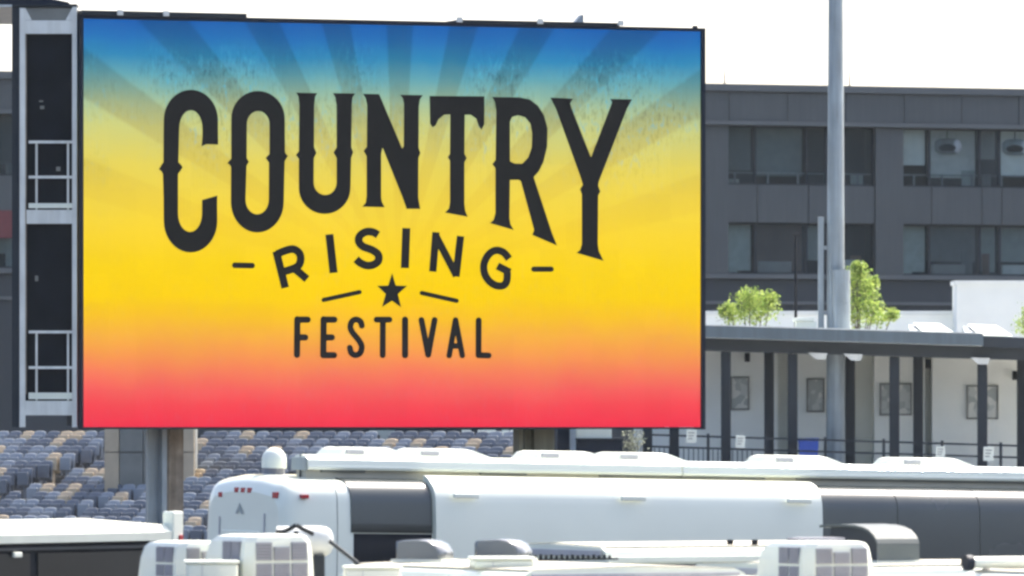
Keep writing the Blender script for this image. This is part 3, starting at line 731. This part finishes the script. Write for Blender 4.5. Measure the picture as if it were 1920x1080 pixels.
letter([bez([(866,92),(838,76),(800,74),(766,94),(757,126),(780,156),(832,176),(866,202),(868,236),(842,258),(805,264),(768,250),(742,228)])], 44)
letter([[(1025,53),(1017,278)]], 46)
letter([[(1192,76),(1174,298)], [(1186,88),(1308,322)], [(1330,98),(1304,326)]], 42)
letter([bez([(1603,226),(1572,190),(1530,178),(1490,200),(1463,250),(1464,305),(1490,350),(1530,376),(1570,376),(1590,350),(1593,300)]), [(1537,266),(1608,302)]], 42)
letter([[(60,262),(158,264)]], 32, True); letter([[(1742,284),(1840,284)]], 30, True)
letter([[(560,457),(762,413)]], 25, True); letter([[(1112,418),(1308,462)]], 25, True)
glyph('star', [ze([(945,306),(966,376),(1030,378),(978,424),(996,499),(944,462),(888,497),(909,424),(861,378),(923,376)])])
letter([[(412,566),(410,766)], [(412,568),(470,568)], [(412,668),(456,668)]], 36, True)
letter([[(560,566),(558,768)], [(560,568),(620,568)], [(560,668),(606,668)], [(558,768),(618,768)]], 36, True)
letter([bez([(775,602),(766,578),(743,567),(720,578),(710,608),(722,640),(756,682),(774,718),(766,754),(740,768),(716,755),(707,726)])], 34, True)
letter([[(858,568),(930,568)], [(893,568),(892,768)]], 34, True); letter([[(1018,568),(1018,768)]], 36, True)
letter([[(1110,570),(1148,766)], [(1184,570),(1148,766)]], 34, True)
letter([[(1266,770),(1302,570)], [(1340,770),(1302,570)], [(1278,716),(1328,716)]], 32, True)
letter([[(1432,572),(1431,768)], [(1431,768),(1488,770)]], 34, True)

bp = lambda nm, mt, a, bev=0.0: MB().box(*a, bev).build(nm, mt, board)
# frame round the screen
bp('frame', M['dark_navy'], (-0.02, 0.036, -0.03, 0.09, z0-0.012, z1)); bp('frame', M['dark_navy'], (WB-0.046, WB+0.03, -0.05, 0.3, z0-0.02, z1))
bp('frame', M['dark_navy'], (0.037, WB-0.047, -0.05, 0.3, z1-0.056, z1)); bp('frame', M['dark_navy'], (0.037, WB-0.047, -0.05, 0.3, z0-0.012, z0+0.020))
def ux(px): return bu(px, 40)[0]
bp('top_cap', M['dark_steel'], (ux(152), ux(460), -0.08, 0.9, z1+0.003, z1+0.085))
bp('top_cap', M['dark_steel'], (ux(858), ux(1160), -0.06, 0.9, z1+0.003, z1+0.06))
bp('top_cap', M['dark_steel'], (ux(461), ux(857), -0.04, 0.9, z1+0.003, z1+0.02))
for px in (222, 308, 858, 1009, 1160):
    bp('lifting_lug', M['white_steel'], (ux(px)-0.05, ux(px)+0.05, -0.12, -0.083, z1+0.01, z1+0.10))
MB().prism_y([(ux(1082), z1+0.06),(ux(1098), z1+0.06),(ux(1098), z1+0.20),(ux(1094), z1+0.20)], 0.1, 0.25).build('camera_bracket', M['grey_steel'], board)
bp('light_bracket', M['dark_steel'], (ux(1306), ux(1312), 0.1, 0.2, z1+0.003, z1+0.05))
# body behind the screen
DP = 2.95
bp('back_cladding', M['black'], (0.42, WB-0.05, 0.32, 2.2, z0+0.05, z1-0.02))
# end frame on the left with platforms
z = lambda py: H - (py-800)/107.0 - bgz
# the wing stands square to the field: it runs straight left from the screen's end
wk = 0.35
def wing(p): return (-0.022 - math.cos(TH)*p.y*wk + math.sin(TH)*p.x, 0.095 + math.sin(TH)*p.y*wk + math.cos(TH)*p.x, p.z)
ep = lambda nm, mt, a, bev=0.0: MB().box(*a, min(bev, 0.004)).xf(wing).build(nm, mt, board)
ep('wing_cladding', M['black'], (0.10, 0.95, 0.08, 3.26, z(801)+0.25, z(26)))
ep('frame_column', M['white_steel'], (-0.02, 0.05, 0.06, 0.30, z(801), z(22)), 0.01)
ep('frame_column', M['white_steel'], (-0.02, 0.05, 2.62, 2.90, z(801), z(24)), 0.01)
ep('column_edge', M['rust'], (-0.015, 0.03, 2.56, 2.615, z(740), z(72)))
ep('rear_column', M['dark_steel'], (0.0, 0.09, 2.93, 3.28, z(801), z(22)))
ep('top_beam', M['white_steel'], (-0.01, 0.06, 0.301, 2.619, z(72), z(47)), 0.01)
ep('top_panel', M['grey_panel'], (0.02, 0.08, 0.302, 2.618, z(46), z(24)))
for s, yy in ((1, 0.302), (-1, 2.618)):
    MB().prism_x([(yy, z(24)), (yy+s*0.32, z(46.5)), (yy, z(46.5))], -0.008, 0.018).xf(wing).build('gusset', M['white_steel'], board)
ep('top_roof', M['dark_steel'], (-0.03, 0.5, 0.06, 3.28, z(21.5), z(17)))
for (ya, yb, yr, ym, yt, tx) in ((398, 424, 270, 335, 386, 'platform'), (752, 779, 622, 688, 737, 'platform')):
    ep('platform', M['white_steel'], (-0.01, 0.09, 0.302, 2.618, z(yb), z(ya)), 0.008)
    ep('toe_board', M['white_paint'], (-0.03, 0.01, 0.302, 2.45, z(ya-3), z(yt)))
    ep('hand_rail', M['white_steel'], (-0.02, 0.025, 0.302, 2.45, z(yr+5), z(yr)))
    ep('hand_rail', M['white_steel'], (-0.02, 0.025, 0.302, 2.45, z(ym+5), z(ym)))
    for y_ in (0.46, 2.02):
        ep('rail_post', M['white_steel'], (0.026, 0.05, y_, y_+0.10, z(ya)+0.002, z(yr)))
for (a, b, py, h) in ((1.75, 1.95, 195, 3), (1.70, 1.9, 205, 6), (2.0, 2.15, 520, 10), (0.9, 1.1, 318, 8)):
    ep('junction_box', M['grey_panel'], (0.06, 0.097, a, b, z(py+h), z(py)))
# posts below
def post(px0, px1, mt, y_, d):
    a, b = bu(px0, 860)[0], bu(px1, 860)[0]; sh = y_*math.tan(TH)
    bp('support_post', M[mt], (a+sh, b+sh, y_, y_+d, 0, z0-0.014))
post(272, 297, 'grey_steel', 0.9, 0.12); post(300, 309, 'grey_steel', 0.7, 0.3); post(312, 339, 'rust', 0.95, 0.3)
post(973, 981, 'olive_steel', 0.8, 0.3); post(984, 998, 'olive_steel', 0.9, 0.3); post(1002, 1040, 'olive_steel', 0.75, 0.3)
bp('cross_beam', M['dark_steel'], (0.5, WB-0.5, 0.6, 1.4, z0-0.010, z0+0.048))
for px in (300, 1005):
    a = bu(px, 860)[0]; bp('footing', M['concrete'], (a-0.7, a+1.3, 0.3, 2.0, -0.1, 0.25))

# ------------------------------------------------------------------ the white touring coach
CA = R(31); CY = 109.0; CX = (545-960)/F*CY
coach = thing('touring_coach', 'white touring coach with black glass panels parked below the screen', 'coach',
              (CX, CY, gz(CX)), (0.0094, 0.0177, CA))
def cxp(px):
    k = (px-960)/F; m = math.tan(CA); Y = (CY - m*CX)/(1 - m*k); return (k*Y - CX)/math.cos(CA)
WC, LC, HC = 2.6, 13.7, 3.72
def side_prof():
    """(y, z) from the lower near side, over the roof, to the lower far side"""
    pr = [(0.03,0.35),(0.0,0.9),(0.0,1.8),(0.0,2.5),(0.01,3.0),(0.035,3.3)]
    for k in range(1, 9):
        a = R(90*k/8); pr.append((0.035 + 0.36*(1-math.cos(a)), 3.30 + 0.34*math.sin(a)))
    pr += [(0.8,3.69),(1.3,3.71)]
    return pr + [(WC-p[0], p[1]) for p in pr[-2::-1]]
prof = side_prof()
rings = []
for x, ins, dz in ((-0.16,0.20,0.26),(-0.13,0.11,0.14),(-0.08,0.05,0.07),(0.0,0.02,0.03),(0.12,0.0,0.0),(14.5,0.0,0.0),(14.8,0.08,0.1),(15.0,0.25,0.35)):
    ring = []
    for (y, zz) in prof:
        yy = WC/2 + (y-WC/2)*(1-ins/(WC/2)); z_ = zz - dz*max(0,(zz-1.6)/2.1)
        ring.append((x, yy, z_))
    rings.append(ring)
body = MB(); body.loft(rings, True, True, False)
bo = body.build('body', M['white_gel'], coach)
def shell(x0, x1, zlo, zhi, off, thick, n=1):
    pts = [p for p in prof[:16] if zlo < p[1] < zhi and p[0] < 1.2]
    def at(zv):
        for a, b in zip(prof[:15], prof[1:16]):
            if a[1] <= zv <= b[1] and b[1] > a[1]:
                t = (zv-a[1])/(b[1]-a[1]); return (a[0]+(b[0]-a[0])*t, zv)
        return (0, zv)
    pts = [at(zlo)] + pts + [at(zhi)]
    outp = []; inp = []
    for i, p in enumerate(pts):
        a = pts[max(i-1,0)]; b = pts[min(i+1,len(pts)-1)]; d = Vector((b[0]-a[0], b[1]-a[1])).normalized()
        nrm = Vector((-d.y, d.x)); outp.append((p[0]+nrm.x*off, p[1]+nrm.y*off)); inp.append((p[0]+nrm.x*(off-thick), p[1]+nrm.y*(off-thick)))
    poly = outp + inp[::-1]
    m = MB(); m.loft([[(x0, q[0], q[1]) for q in poly], [(x1, q[0], q[1]) for q in poly]], False, True, True)
    k = len(outp)
    for i in range(len(m.f)):
        if len(m.f[i]) == 4 and all((j % len(poly)) < k for j in m.f[i]) : m.sm[i] = True
    return m
xs = [cxp(v) for v in (626, 651, 805, 1530, 1676, 1830)]
shell(xs[0]-0.006, xs[0]+0.006, 1.0, 3.60, 0.004, 0.03).build('panel_seam', M['grey_panel'], coach)
shell(xs[1], xs[2]-0.02, 2.86, 3.655, 0.022, 0.06).build('window_panel', M['black_glass'], coach)
shell(xs[1]+0.05, xs[2]-0.02, 1.5, 2.845, 0.006, 0.05).build('lower_panel', M['black'], coach)
shell(xs[3]+0.02, xs[4]-0.008, 1.5, 3.655, 0.022, 0.06).build('window_panel', M['black_glass'], coach)
shell(xs[4]+0.008, xs[5]-0.008, 1.5, 3.655, 0.022, 0.06).build('window_panel', M['black_glass'], coach)
shell(xs[5]+0.008, 14.4, 1.5, 3.655, 0.022, 0.06).build('window_panel', M['black_glass'], coach)
so = shell(xs[2], xs[3], 1.1, 3.635, 0.10, 0.2).build('slide_out', M['white_gel'], coach)
so['label'] = 'white slide-out wall panel between black glass'
for px in (857, 1171, 1482):
    a = cxp(px); MB().box(a-0.22, a+0.22, -0.16, -0.104, 3.40, 3.47, 0.012).build('drip_light', M['white_plastic'], so)
# rear face: lights, emblem, hatch line
def rear(yv, zv, x=-0.17): return (x, yv, zv)
def rpy(px): # pixel -> local y across the rear
    return (545-px)/F*CY/math.sin(CA)*0.93
for px, zz, s in ((438,3.46,0.05),(452,3.46,0.05),(466,3.46,0.05),(521,3.40,0.06),(393,3.38,0.05)):
    y_ = rpy(px)
    if px < 400: y_ -= 0.15
    MB().box(-0.165, -0.09, y_-s*1.3, y_+s*1.3, zz-s*0.8, zz+s*0.8, 0.01).build('marker_light', M['red_lens'], coach)
a = cxp(563); MB().box(a-0.06, a+0.06, -0.03, 0.10, 3.36, 3.42, 0.008).build('marker_light', M['red_lens'], coach)
yc = rpy(447)
MB().add([(-0.172, yc-0.13, 3.10),(-0.172, yc-0.05, 3.10),(-0.172, yc, 3.16),(-0.172, yc+0.05, 3.10),(-0.172, yc+0.13, 3.10),(-0.172, yc, 3.27)],
         [(0,1,2,5),(2,3,4,5)]).build('emblem', M['grey_green'], coach)
MB().box(-0.175,-0.158, 0.62,0.65,1.4,3.12).build('hatch_seam', M['grey_slat'], coach)
MB().box(-0.175,-0.158, 2.02,2.05,1.4,3.05).build('hatch_seam', M['grey_slat'], coach)
MB().box(-0.185,-0.155, 0.75,1.95,1.3,2.85,0.012).build('engine_hatch', M['white_paint'], coach)
# roof
RX0, RX1 = cxp(596), 14.4
seam = cxp(1300)
for a, b in ((RX0, seam-0.012), (seam+0.012, RX1)):
    m = MB(); m.prism_x([(0.46,3.795),(0.44,3.83),(0.445,3.855),(0.46,3.86),(0.47,3.95),(0.53,3.995),(0.72,4.02),(0.86,4.0),(0.90,3.94),(0.90,3.795)], a, b); m.build('roof_fairing', M['white_gel'], coach)
MB().prism_x([(0.56,3.64),(0.56,3.79),(0.84,3.79),(0.84,3.64)], RX0+0.02, RX1-0.1).build('fairing_plinth', M['cream_roof'], coach)
MB().box(RX0-0.05, RX0-0.003, 0.48, 0.89, 3.78, 3.98, 0.01).build('end_cap', M['grey_green'], coach)
for p0, p1 in ((626,708),(925,1012),(1150,1300),(1302,1460),(1520,1955)):
    MB().box(cxp(p0), cxp(p1), 0.525, 0.555, 3.755, 3.793).build('vent_slot', M['grey_panel'], coach)  # dark strips standing in for shade in the gaps under the fairing
for p0, p1 in ((632,770),(775,921),(1003,1146),(1153,1292),(1448,1590),(1690,1838)):
    a, b = cxp(p0)+0.50, cxp(p1)+0.50
    m = MB(); m.loft([[(a,0.95,3.70),(b,0.95,3.70),(b,1.75,3.70),(a,1.75,3.70)],[(a+0.02,0.96,4.02),(b-0.02,0.96,4.02),(b-0.02,1.74,4.02),(a+0.02,1.74,4.02)],[(a+0.10,1.0,4.115),(b-0.30,1.0,4.115),(b-0.30,1.70,4.115),(a+0.10,1.70,4.115)],[(a+0.18,1.1,4.14),(b-0.42,1.1,4.14),(b-0.42,1.62,4.14),(a+0.18,1.62,4.14)]], False)
    ac = m.build('roof_air_conditioner', M['white_plastic'], coach)
    MB().box(a+0.12, a+0.42, 0.955, 0.985, 4.035, 4.10).build('grille', M['grey_slat'], ac)
# satellite dome
dx = 0.35
dom = MB(); rg = []
yd = 1.3
for k in range(9):
    t = k/8
    r = 0.19*(1.0 if t < 0.4 else math.cos((t-0.4)/0.6*R(86)))
    z_ = 3.80 + 0.31*(t*0.95 if t < 0.4 else 0.38 + 0.62*math.sin((t-0.4)/0.6*R(90)))
    rg.append([(dx + r*math.cos(2*math.pi*i/20), yd + r*math.sin(2*math.pi*i/20), z_) for i in range(20)])
dom.loft(rg, True); dob = dom.build('satellite_dome', M['white_plastic'], coach)
MB().tube((dx,yd,3.68),(dx,yd,3.83),0.17,16).build('dome_base', M['grey_grille'], dob)
MB().tube((dx+0.12,0.7,3.62),(dx+0.12,0.7,4.02),0.012,6).build('antenna', M['dark_steel'], coach)
# lower coach: bumper, wheels
MB().box(-0.22,0.25,0.12,WC-0.12,0.40,0.75,0.05).build('bumper', M['white_paint'], coach)
for wx_ in (2.6, 3.9, 11.2):
    for yy in (-0.02, WC-0.28):
        wh = MB().tube((wx_,yy,0.52),(wx_,yy+0.3,0.52),0.52,24).build('wheel', M['rubber'], coach)
        MB().tube((wx_,yy-0.02,0.52),(wx_,yy+0.32,0.52),0.3,20).build('rim', M['rim'], wh)

# ------------------------------------------------------------------ near vehicles: roofs along the bottom edge
def rv(label, cx, cy, length, width, zr, yaw, name='motorhome', band=None, roofm='cream_roof'):
    """local: x along the body, y to the left of it, z up; origin at the corner"""
    e = thing(name, label, 'motorhome', (cx, cy, gz(cx)), (0, 0, yaw))
    zr -= gz(cx)
    pr = [(0,0.45),(0,zr-0.16),(0.03,zr-0.07),(0.12,zr-0.03),(width/2,zr),(width-0.12,zr-0.03),(width-0.03,zr-0.07),(width,zr-0.16),(width,0.45)]
    b = MB(); b.prism_x(pr, 0, length); b.build('body', M['white_paint'], e)
    r_ = MB(); r_.prism_x([(0.10,zr-0.028),(width/2,zr+0.004),(width-0.10,zr-0.028),(width-0.10,zr-0.018),(width/2,zr+0.016),(0.10,zr-0.018)], 0.06, length-0.06)
    r_.build('roof_membrane', M[roofm], e)
    for yy in (-0.035, width+0.005):
        MB().box(0.0, length, yy, yy+0.03, zr-0.20, zr-0.13, 0.008).build('gutter', M['white_plastic'], e)
    for xx in (-0.03, length+0.004):
        MB().box(xx, xx+0.026, 0.1, width-0.1, zr-0.13, zr-0.06, 0.006).build('end_trim', M['grey_slat'], e)
    for yy in (-0.012, width+0.001):
        for k in range(3):
            x0_ = length*(0.12+0.30*k); MB().box(x0_, x0_+length*0.17, yy, yy+0.011, zr-1.3, zr-0.55).build('window', M['black_glass'], e)
    for xx in (length*0.2, length*0.78):
        for yy in (0.02, width-0.26):
            MB().tube((xx,yy,0.36),(xx,yy+0.24,0.36),0.36,20).build('wheel', M['rubber'], e)
    return e, zr

def ac_unit(label, loc, yaw, L, W, Hh, group='rooftop air conditioners'):
    """local: -y end has three grille columns, -x side has two"""
    e = thing('air_conditioner', label, 'air conditioner', loc, (0,0,yaw), group)
    b = MB(); rg = []
    for zf, ins in ((0,0.0),(0.55,0.02),(0.85,0.05),(0.96,0.09),(1.0,0.16)):
        x0_, x1_, y0_, y1_ = ins*W, W-ins*W, ins*W*0.4, L-ins*2.6*W
        c_ = 0.10*W
        rg.append([(x0_+c_,y0_,zf*Hh),(x1_-c_,y0_,zf*Hh),(x1_,y0_+c_,zf*Hh),(x1_,y1_-c_,zf*Hh),(x1_-c_,y1_,zf*Hh),(x0_+c_,y1_,zf*Hh),(x0_,y1_-c_,zf*Hh),(x0_,y0_+c_,zf*Hh)])
    b.loft(rg, False); ob = b.build('shroud', M['white_plastic'], e)
    cw = (W-0.26*W)/3
    for k in range(3):
        for r0, r1 in ((0.10,0.40),(0.46,0.84 if k != 1 else 0.74)):
            xk = 0.13*W + k*cw
            g_ = MB().box(xk+0.012, xk+cw-0.012, 0.0, 0.05, r0*Hh, r1*Hh); g_.xf(lambda p: (p.x, p.y-0.006+0.02*W*0.4*(p.z/Hh), p.z))
            go = g_.build('grille', M['grey_grille'], e)
            ns = 6
            for q in range(ns):
                z_ = r0*Hh + (r1-r0)*Hh*(q+0.5)/ns
                MB().box(xk+0.012, xk+cw-0.012, -0.016, -0.007+0.008*W*(z_/Hh), z_-0.006, z_+0.006).build('slat', M['grey_slat'], go)
    for k in range(2):
        for r0, r1 in ((0.10,0.40),(0.46,0.86)):
            yk = 0.10*W + 0.06 + k*0.20
            g_ = MB().box(0.0, 0.05, yk, yk+0.175, r0*Hh, r1*Hh); g_.xf(lambda p: (p.x-0.006+0.05*W*max(0,(p.z/Hh-0.05))*0.6, p.y + 0.10*p.z, p.z))
            g_.build('grille', M['grey_grille'], e)
    return e

A = R(28); u_ = Vector((math.sin(A), -math.cos(A), 0)); v_ = Vector((math.cos(A), math.sin(A), 0))
def near_rv(label, px, Y, length, width, zr):
    """far-left roof corner at pixel px and depth Y; the body runs towards the camera"""
    X = (px-960)/F*Y
    # body x axis = u_, body y axis = v_ : yaw of u_
    return rv(label, X, Y, length, width, zr, math.atan2(u_.y, u_.x)) + (Vector((X, Y, 0)),)
def on(c, uu, vv, zv): p = c + u_*uu + v_*vv; return (p.x, p.y, zv)

ea, zra, ca = near_rv('white motorhome carrying two grilled air conditioners at lower left', 168, 72.5, 8.5, 2.45, 2.985)
ac_unit('large white air conditioner with grilles on the motorhome at lower left', on(ca, 2.2, 0.66, 2.98), A, 1.05, 0.78, 0.465)
ac_unit('smaller white air conditioner behind the large one at lower left', on(ca, 1.0, 0.50, 2.98), A, 1.0, 0.66, 0.385)
def cowl(name, label, cat, loc, yaw, W, L, Hh, mt, group=None):
    """hooded roof vent: rises from the front (-y) and rounds off at the back, local x = width"""
    e = thing(name, label, cat, loc, (0,0,yaw), group)
    pf = [(0,0),(0.0,Hh*0.35),(L*0.10,Hh*0.72),(L*0.28,Hh*0.93),(L*0.5,Hh),(L*0.8,Hh*0.97),(L,Hh*0.90),(L,0)]
    b = MB(); b.loft([[(x_, p[0]*(1-i_)+L*i_*0.5, p[1]*(1-i_*0.5)) for p in pf] for x_, i_ in ((0,0.08),(0.03*W,0.0),(W*0.97,0.0),(W,0.08))], True)
    b.build('hood', M[mt], e)
    MB().box(0.05*W,0.95*W,L+0.002,L+0.012,Hh*0.1,Hh*0.8).build('louvre', M['black'], e)
    MB().box(-0.04,W+0.04,-0.04,L+0.04,-0.03,-0.002).build('flange', M['white_plastic'], e)
    return e
# big pale horn-shaped cover beside the large unit
hs = thing('horn_cover', 'pale grey rounded roof cover behind the large air conditioner', 'vent', on(ca, 0.9, 2.05, 2.99), (0,0,R(8)))
m = MB(); m.loft([[(x_, 0.26 + r_*math.cos(2*math.pi*k/18), 0.36 + r_*math.sin(2*math.pi*k/18)) for k in range(18)] for x_, r_ in ((-0.35,0.155),(0.05,0.16),(0.14,0.15),(0.19,0.12),(0.215,0.07),(0.22,0.01))], True)
m.build('shell', M['grey_green'] if False else mat('pale_grey_plastic', (0.55,0.57,0.55), 0.4, var=0.1), hs)
MB().box(-0.3,0.12,0.12,0.40,-0.01,0.225).build('saddle', M['dark_steel'], hs)
an = thing('folded_antenna', 'black folded roof antenna behind the large air conditioner', 'antenna', on(ca, 1.0, 1.80, 2.99))
MB().tube((0,0,0),(0,0,0.47),0.025,8).build('mast', M['black'], an)
MB().path([(-0.20,0,0.46),(-0.12,0.02,0.465),(-0.05,0,0.50),(0.0,0,0.53),(0.05,0,0.50),(0.11,-0.02,0.47),(0.17,0,0.44)], 0.022, 8).build('arm', M['black'], an)
ld = thing('roof_strut', 'dark diagonal strut on the roof right of the large air conditioner', 'strut', on(ca, 2.1, 1.75, 3.02))
MB().tube((-0.12,0,0.36),(0.16,0,0.14),0.02,8).build('bar', M['dark_steel'], ld)
MB().box(0.13,0.18,-0.03,0.03,-0.04,0.14).build('foot', M['dark_steel'], ld)

eb, zrb, cb = near_rv('white motorhome with two smoky roof vents at bottom centre', 640, 75.0, 3.95, 2.55, 3.11)
cowl('roof_vent', 'smoky grey rounded roof vent left of centre on the near motorhome', 'vent', on(cb, 0.75, 0.75, 3.14), R(70), 0.42, 0.48, 0.20, 'smoke', 'smoky roof vents')
cowl('roof_vent', 'smoky grey rounded roof vent behind the white roof box at bottom centre', 'vent', on(cb, 0.85, 1.62, 3.14), R(70), 0.42, 0.48, 0.20, 'smoke', 'smoky roof vents')
def roof_box(label, loc, yaw, W, L, Hh):
    e = thing('roof_box', label, 'box', loc, (0,0,yaw), 'white boxes on the near roofs')
    MB().box(0,W,0,L,0,Hh-0.03,0.025).build('body', M['white_plastic'], e)
    MB().box(-0.015,W+0.015,-0.015,L+0.015,Hh-0.028,Hh,0.01).build('lid', M['white_plastic'], e)
    MB().box(W*0.30,W*0.31,-0.006,-0.001,0.02,Hh-0.04).build('seam', M['grey_slat'], e)
    return e
roof_box('white roof box at bottom centre with a smoky vent behind', on(cb, 2.9, 0.03, 3.09), R(6), 0.60, 0.6, 0.11)
roof_box('cream roof box right of the large air conditioner at the bottom edge', on(ca, 2.6, 1.55, 2.98), R(4), 0.54, 0.5, 0.16)
roof_box('cream roof box in front of the smaller air conditioner at lower left', on(ca, 2.2, 0.02, 2.98), R(4), 0.50, 0.5, 0.22)
# row of small black clips along a roof edge
cl = thing('light_string', 'row of small black roof lights along the edge at bottom centre', 'lights', on(cb, 0.5, 2.0, 3.12))
MB().tube((-0.05,0,0.0),(0.86,0.05,0.01),0.012,6).build('cable', M['black'], cl)
for k in range(15):
    MB().box(0.055*k-0.016,0.055*k+0.016,-0.02,0.02,0.012,0.045+0.008*(k%2)).build('bulb', M['black'], cl)

# long pale trailer roof right of centre
X = (1138-960)/F*81
ec, zrc = rv('long white trailer with pale roof tapering in from the right of centre', X, 81.0, 3.4, 2.5, 3.18, R(30), 'trailer')
for o in [c for c in ec.children if c.name.startswith('window')]: pass
MB().box(0.2, 3.2, -0.02, -0.001, zrc-0.42, zrc-0.22).build('side_stripe', M['dark_navy'], ec)
for px in (1368, 1414):
    c = P(px, 1022, 82.4); e = thing('roof_clamp', 'small black clamp on the pale trailer roof, %s' % ('left one' if px == 1368 else 'right one'), 'clamp', (c.x, 82.2, 3.16), group='clamps on the trailer roof')
    MB().box(-0.035,0.035,-0.035,0.035,0,0.065,0.006).build('block', M['black'], e)
    MB().box(-0.04,0.04,-0.04,0.04,-0.012,-0.001).build('foot', M['dark_steel'], e)

ee, zre, ce = near_rv('white motorhome with a grilled air conditioner at lower right', 1190, 72.0, 5.6, 2.45, 3.0)
ac_unit('white air conditioner with pale grilles on the motorhome at lower right', on(ce, 2.5, 0.50, 2.995), A, 1.05, 0.80, 0.395)
# a second trailer behind it carries the large grey-green scoop
XG = (1500-960)/F*76.0
eg, zrg = rv('white trailer with cream roof under the large air scoop at lower right', XG, 76.0, 5.2, 2.3, 3.06, A, 'trailer')
cg = Vector((XG, 76.0, 0)); lg = Vector((math.cos(A), math.sin(A), 0)); wg = Vector((-math.sin(A), math.cos(A), 0))
def ong(a_, b_, zv): p = cg + lg*a_ + wg*b_; return (p.x, p.y, zv)
sp_ = thing('air_scoop', 'large grey curved air scoop behind the air conditioner at lower right', 'vent', ong(1.30, 0.55, 3.06), (0,0,A))
LS, WS = 1.15, 0.46          # local x = width, y = depth; the near end curves down
top_ = [(0.0,0.20),(0.03,0.25),(0.09,0.30),(0.18,0.345),(0.30,0.375),(0.48,0.395),(0.75,0.40),(1.0,0.395),(LS+0.06,0.385)]
bot_ = [(p_[0]+0.012, p_[1]-0.028) for p_ in top_][::-1]
MB().prism_x(top_ + bot_, -0.03, WS+0.03).build('hood', mat('pale_scoop_paint', (0.075,0.092,0.09), 0.6, scale=3, var=0.12), sp_)
side_ = [(0.02,0.02)] + [(p_[0]+0.02, p_[1]-0.03) for p_ in top_[:-1]] + [(LS-0.05,0.02)]
for x_ in (0.0, WS-0.015): MB().prism_x(side_, x_, x_+0.015).build('side_plate', M['dark_steel'], sp_)
MB().box(-0.028, WS+0.028, 0.0, 0.018, 0.02, 0.196).build('front_plate', mat('scoop_front', (0.13,0.15,0.14), 0.5), sp_)
MB().box(-0.05, WS+0.05, -0.03, LS, -0.01, 0.018, 0.004).build('flange', M['white_plastic'], sp_)
hd = thing('roof_hatch', 'low grey hatch lid just behind the air conditioner at lower right', 'hatch', on(ce, 1.6, 0.95, 2.99), (0,0,R(12)))
MB().box(0,0.44,0,0.4,0,0.385,0.02).build('curb', M['dark_navy'], hd); MB().box(-0.02,0.46,-0.02,0.42,0.387,0.425,0.01).build('lid', M['grey_grille'], hd)

ed, zrd, cd = near_rv('bluish white motorhome with dark awning end at the bottom right corner', 1800, 67.0, 7.0, 2.4, 3.2)
aw = thing('awning_roll', 'rolled awning with dark end cap at the bottom right corner', 'awning', on(cd, 0.2, -0.02, 3.22), (0,0,A))
MB().tube((0.02,0,0.03),(2.3,0,0.03),0.055,14).build('roll', M['white_paint'], aw)
MB().tube((-0.05,0,0.03),(0.018,0,0.03),0.075,14).build('end_cap', M['dark_navy'], aw)
for x_ in (0.15, 2.1): MB().box(x_, x_+0.05, -0.03, 0.03, -0.06, -0.026).build('bracket', M['dark_steel'], aw)

# dark coach at the lower left
DA = R(56); DX = (318-960)/F*86
dk = thing('dark_coach', 'black sided coach with white roof at the lower left', 'coach', (DX, 86, gz(DX)), (0, 0, DA + math.pi))
# local x runs from the far end towards the camera-left, local y = -> right side is +y
zr = 3.36 - gz(DX); Wd = 2.55; Ld = 11.5
MB().prism_x([(-Wd+0.02,0.4),(-Wd+0.02,zr-0.21),(-0.02,zr-0.21),(0.0,zr-0.5),(0.0,0.4)], 0.03, Ld).build('body', M['black'], dk)
MB().prism_x([(0.03,zr-0.20),(0.04,zr-0.10),(-0.05,zr-0.02),(-Wd/2,zr+0.05),(-Wd+0.05,zr-0.02),(-Wd-0.04,zr-0.10),(-Wd-0.03,zr-0.20)], 0.0, Ld+0.05).build('roof', M['white_paint'], dk)
for k in range(5):
    MB().box(0.5+2.2*k, 2.55+2.2*k, 0.002, 0.014, zr-1.15, zr-0.32).build('window', M['tinted'], dk)
MB().box(0.05, Ld-0.05, 0.003, 0.02, zr-0.285, zr-0.25).build('trim', M['dark_steel'], dk)
MB().box(0.05, Ld-0.05, 0.003, 0.022, zr-1.30, zr-1.24).build('trim', M['grey_panel'], dk)
MB().box(2.9, 3.05, 0.02, 0.06, zr-0.36, zr-0.30, 0.01).build('marker_light', M['white_plastic'], dk)
ecap = MB().box(-0.21, -0.004, -0.11, 0.05, 0.4, zr+0.14, 0.02).build('end_cap', M['white_paint'], dk)
MB().box(-0.18, -0.11, 0.051, 0.07, zr-0.22, zr-0.14, 0.006).build('marker_light', M['red_lens'], ecap)
for x_ in (2.2, 9.0):
    for y_ in (-0.28, -Wd+0.0): MB().tube((x_,y_,0.48),(x_,y_+0.28,0.48),0.48,20).build('wheel', M['rubber'], dk)

# ------------------------------------------------------------------ thin bright air
hz = MB().box(-2600, 2600, -260, 2600, -3.0, 27.0).build('haze', None)
hm = bpy.data.materials.new('haze_air'); hm.use_nodes = True
hn = hm.node_tree.nodes; hn.remove(hn['Principled BSDF'])
pv = hn.new('ShaderNodeVolumePrincipled'); pv.inputs['Density'].default_value = 0.00005; pv.inputs['Color'].default_value = (0.90,0.97,1.0,1); pv.inputs['Anisotropy'].default_value = 0.2
hm.node_tree.links.new(pv.outputs[0], hn['Material Output'].inputs['Volume'])
hz.data.materials.append(hm); tag(hz, kind='stuff')
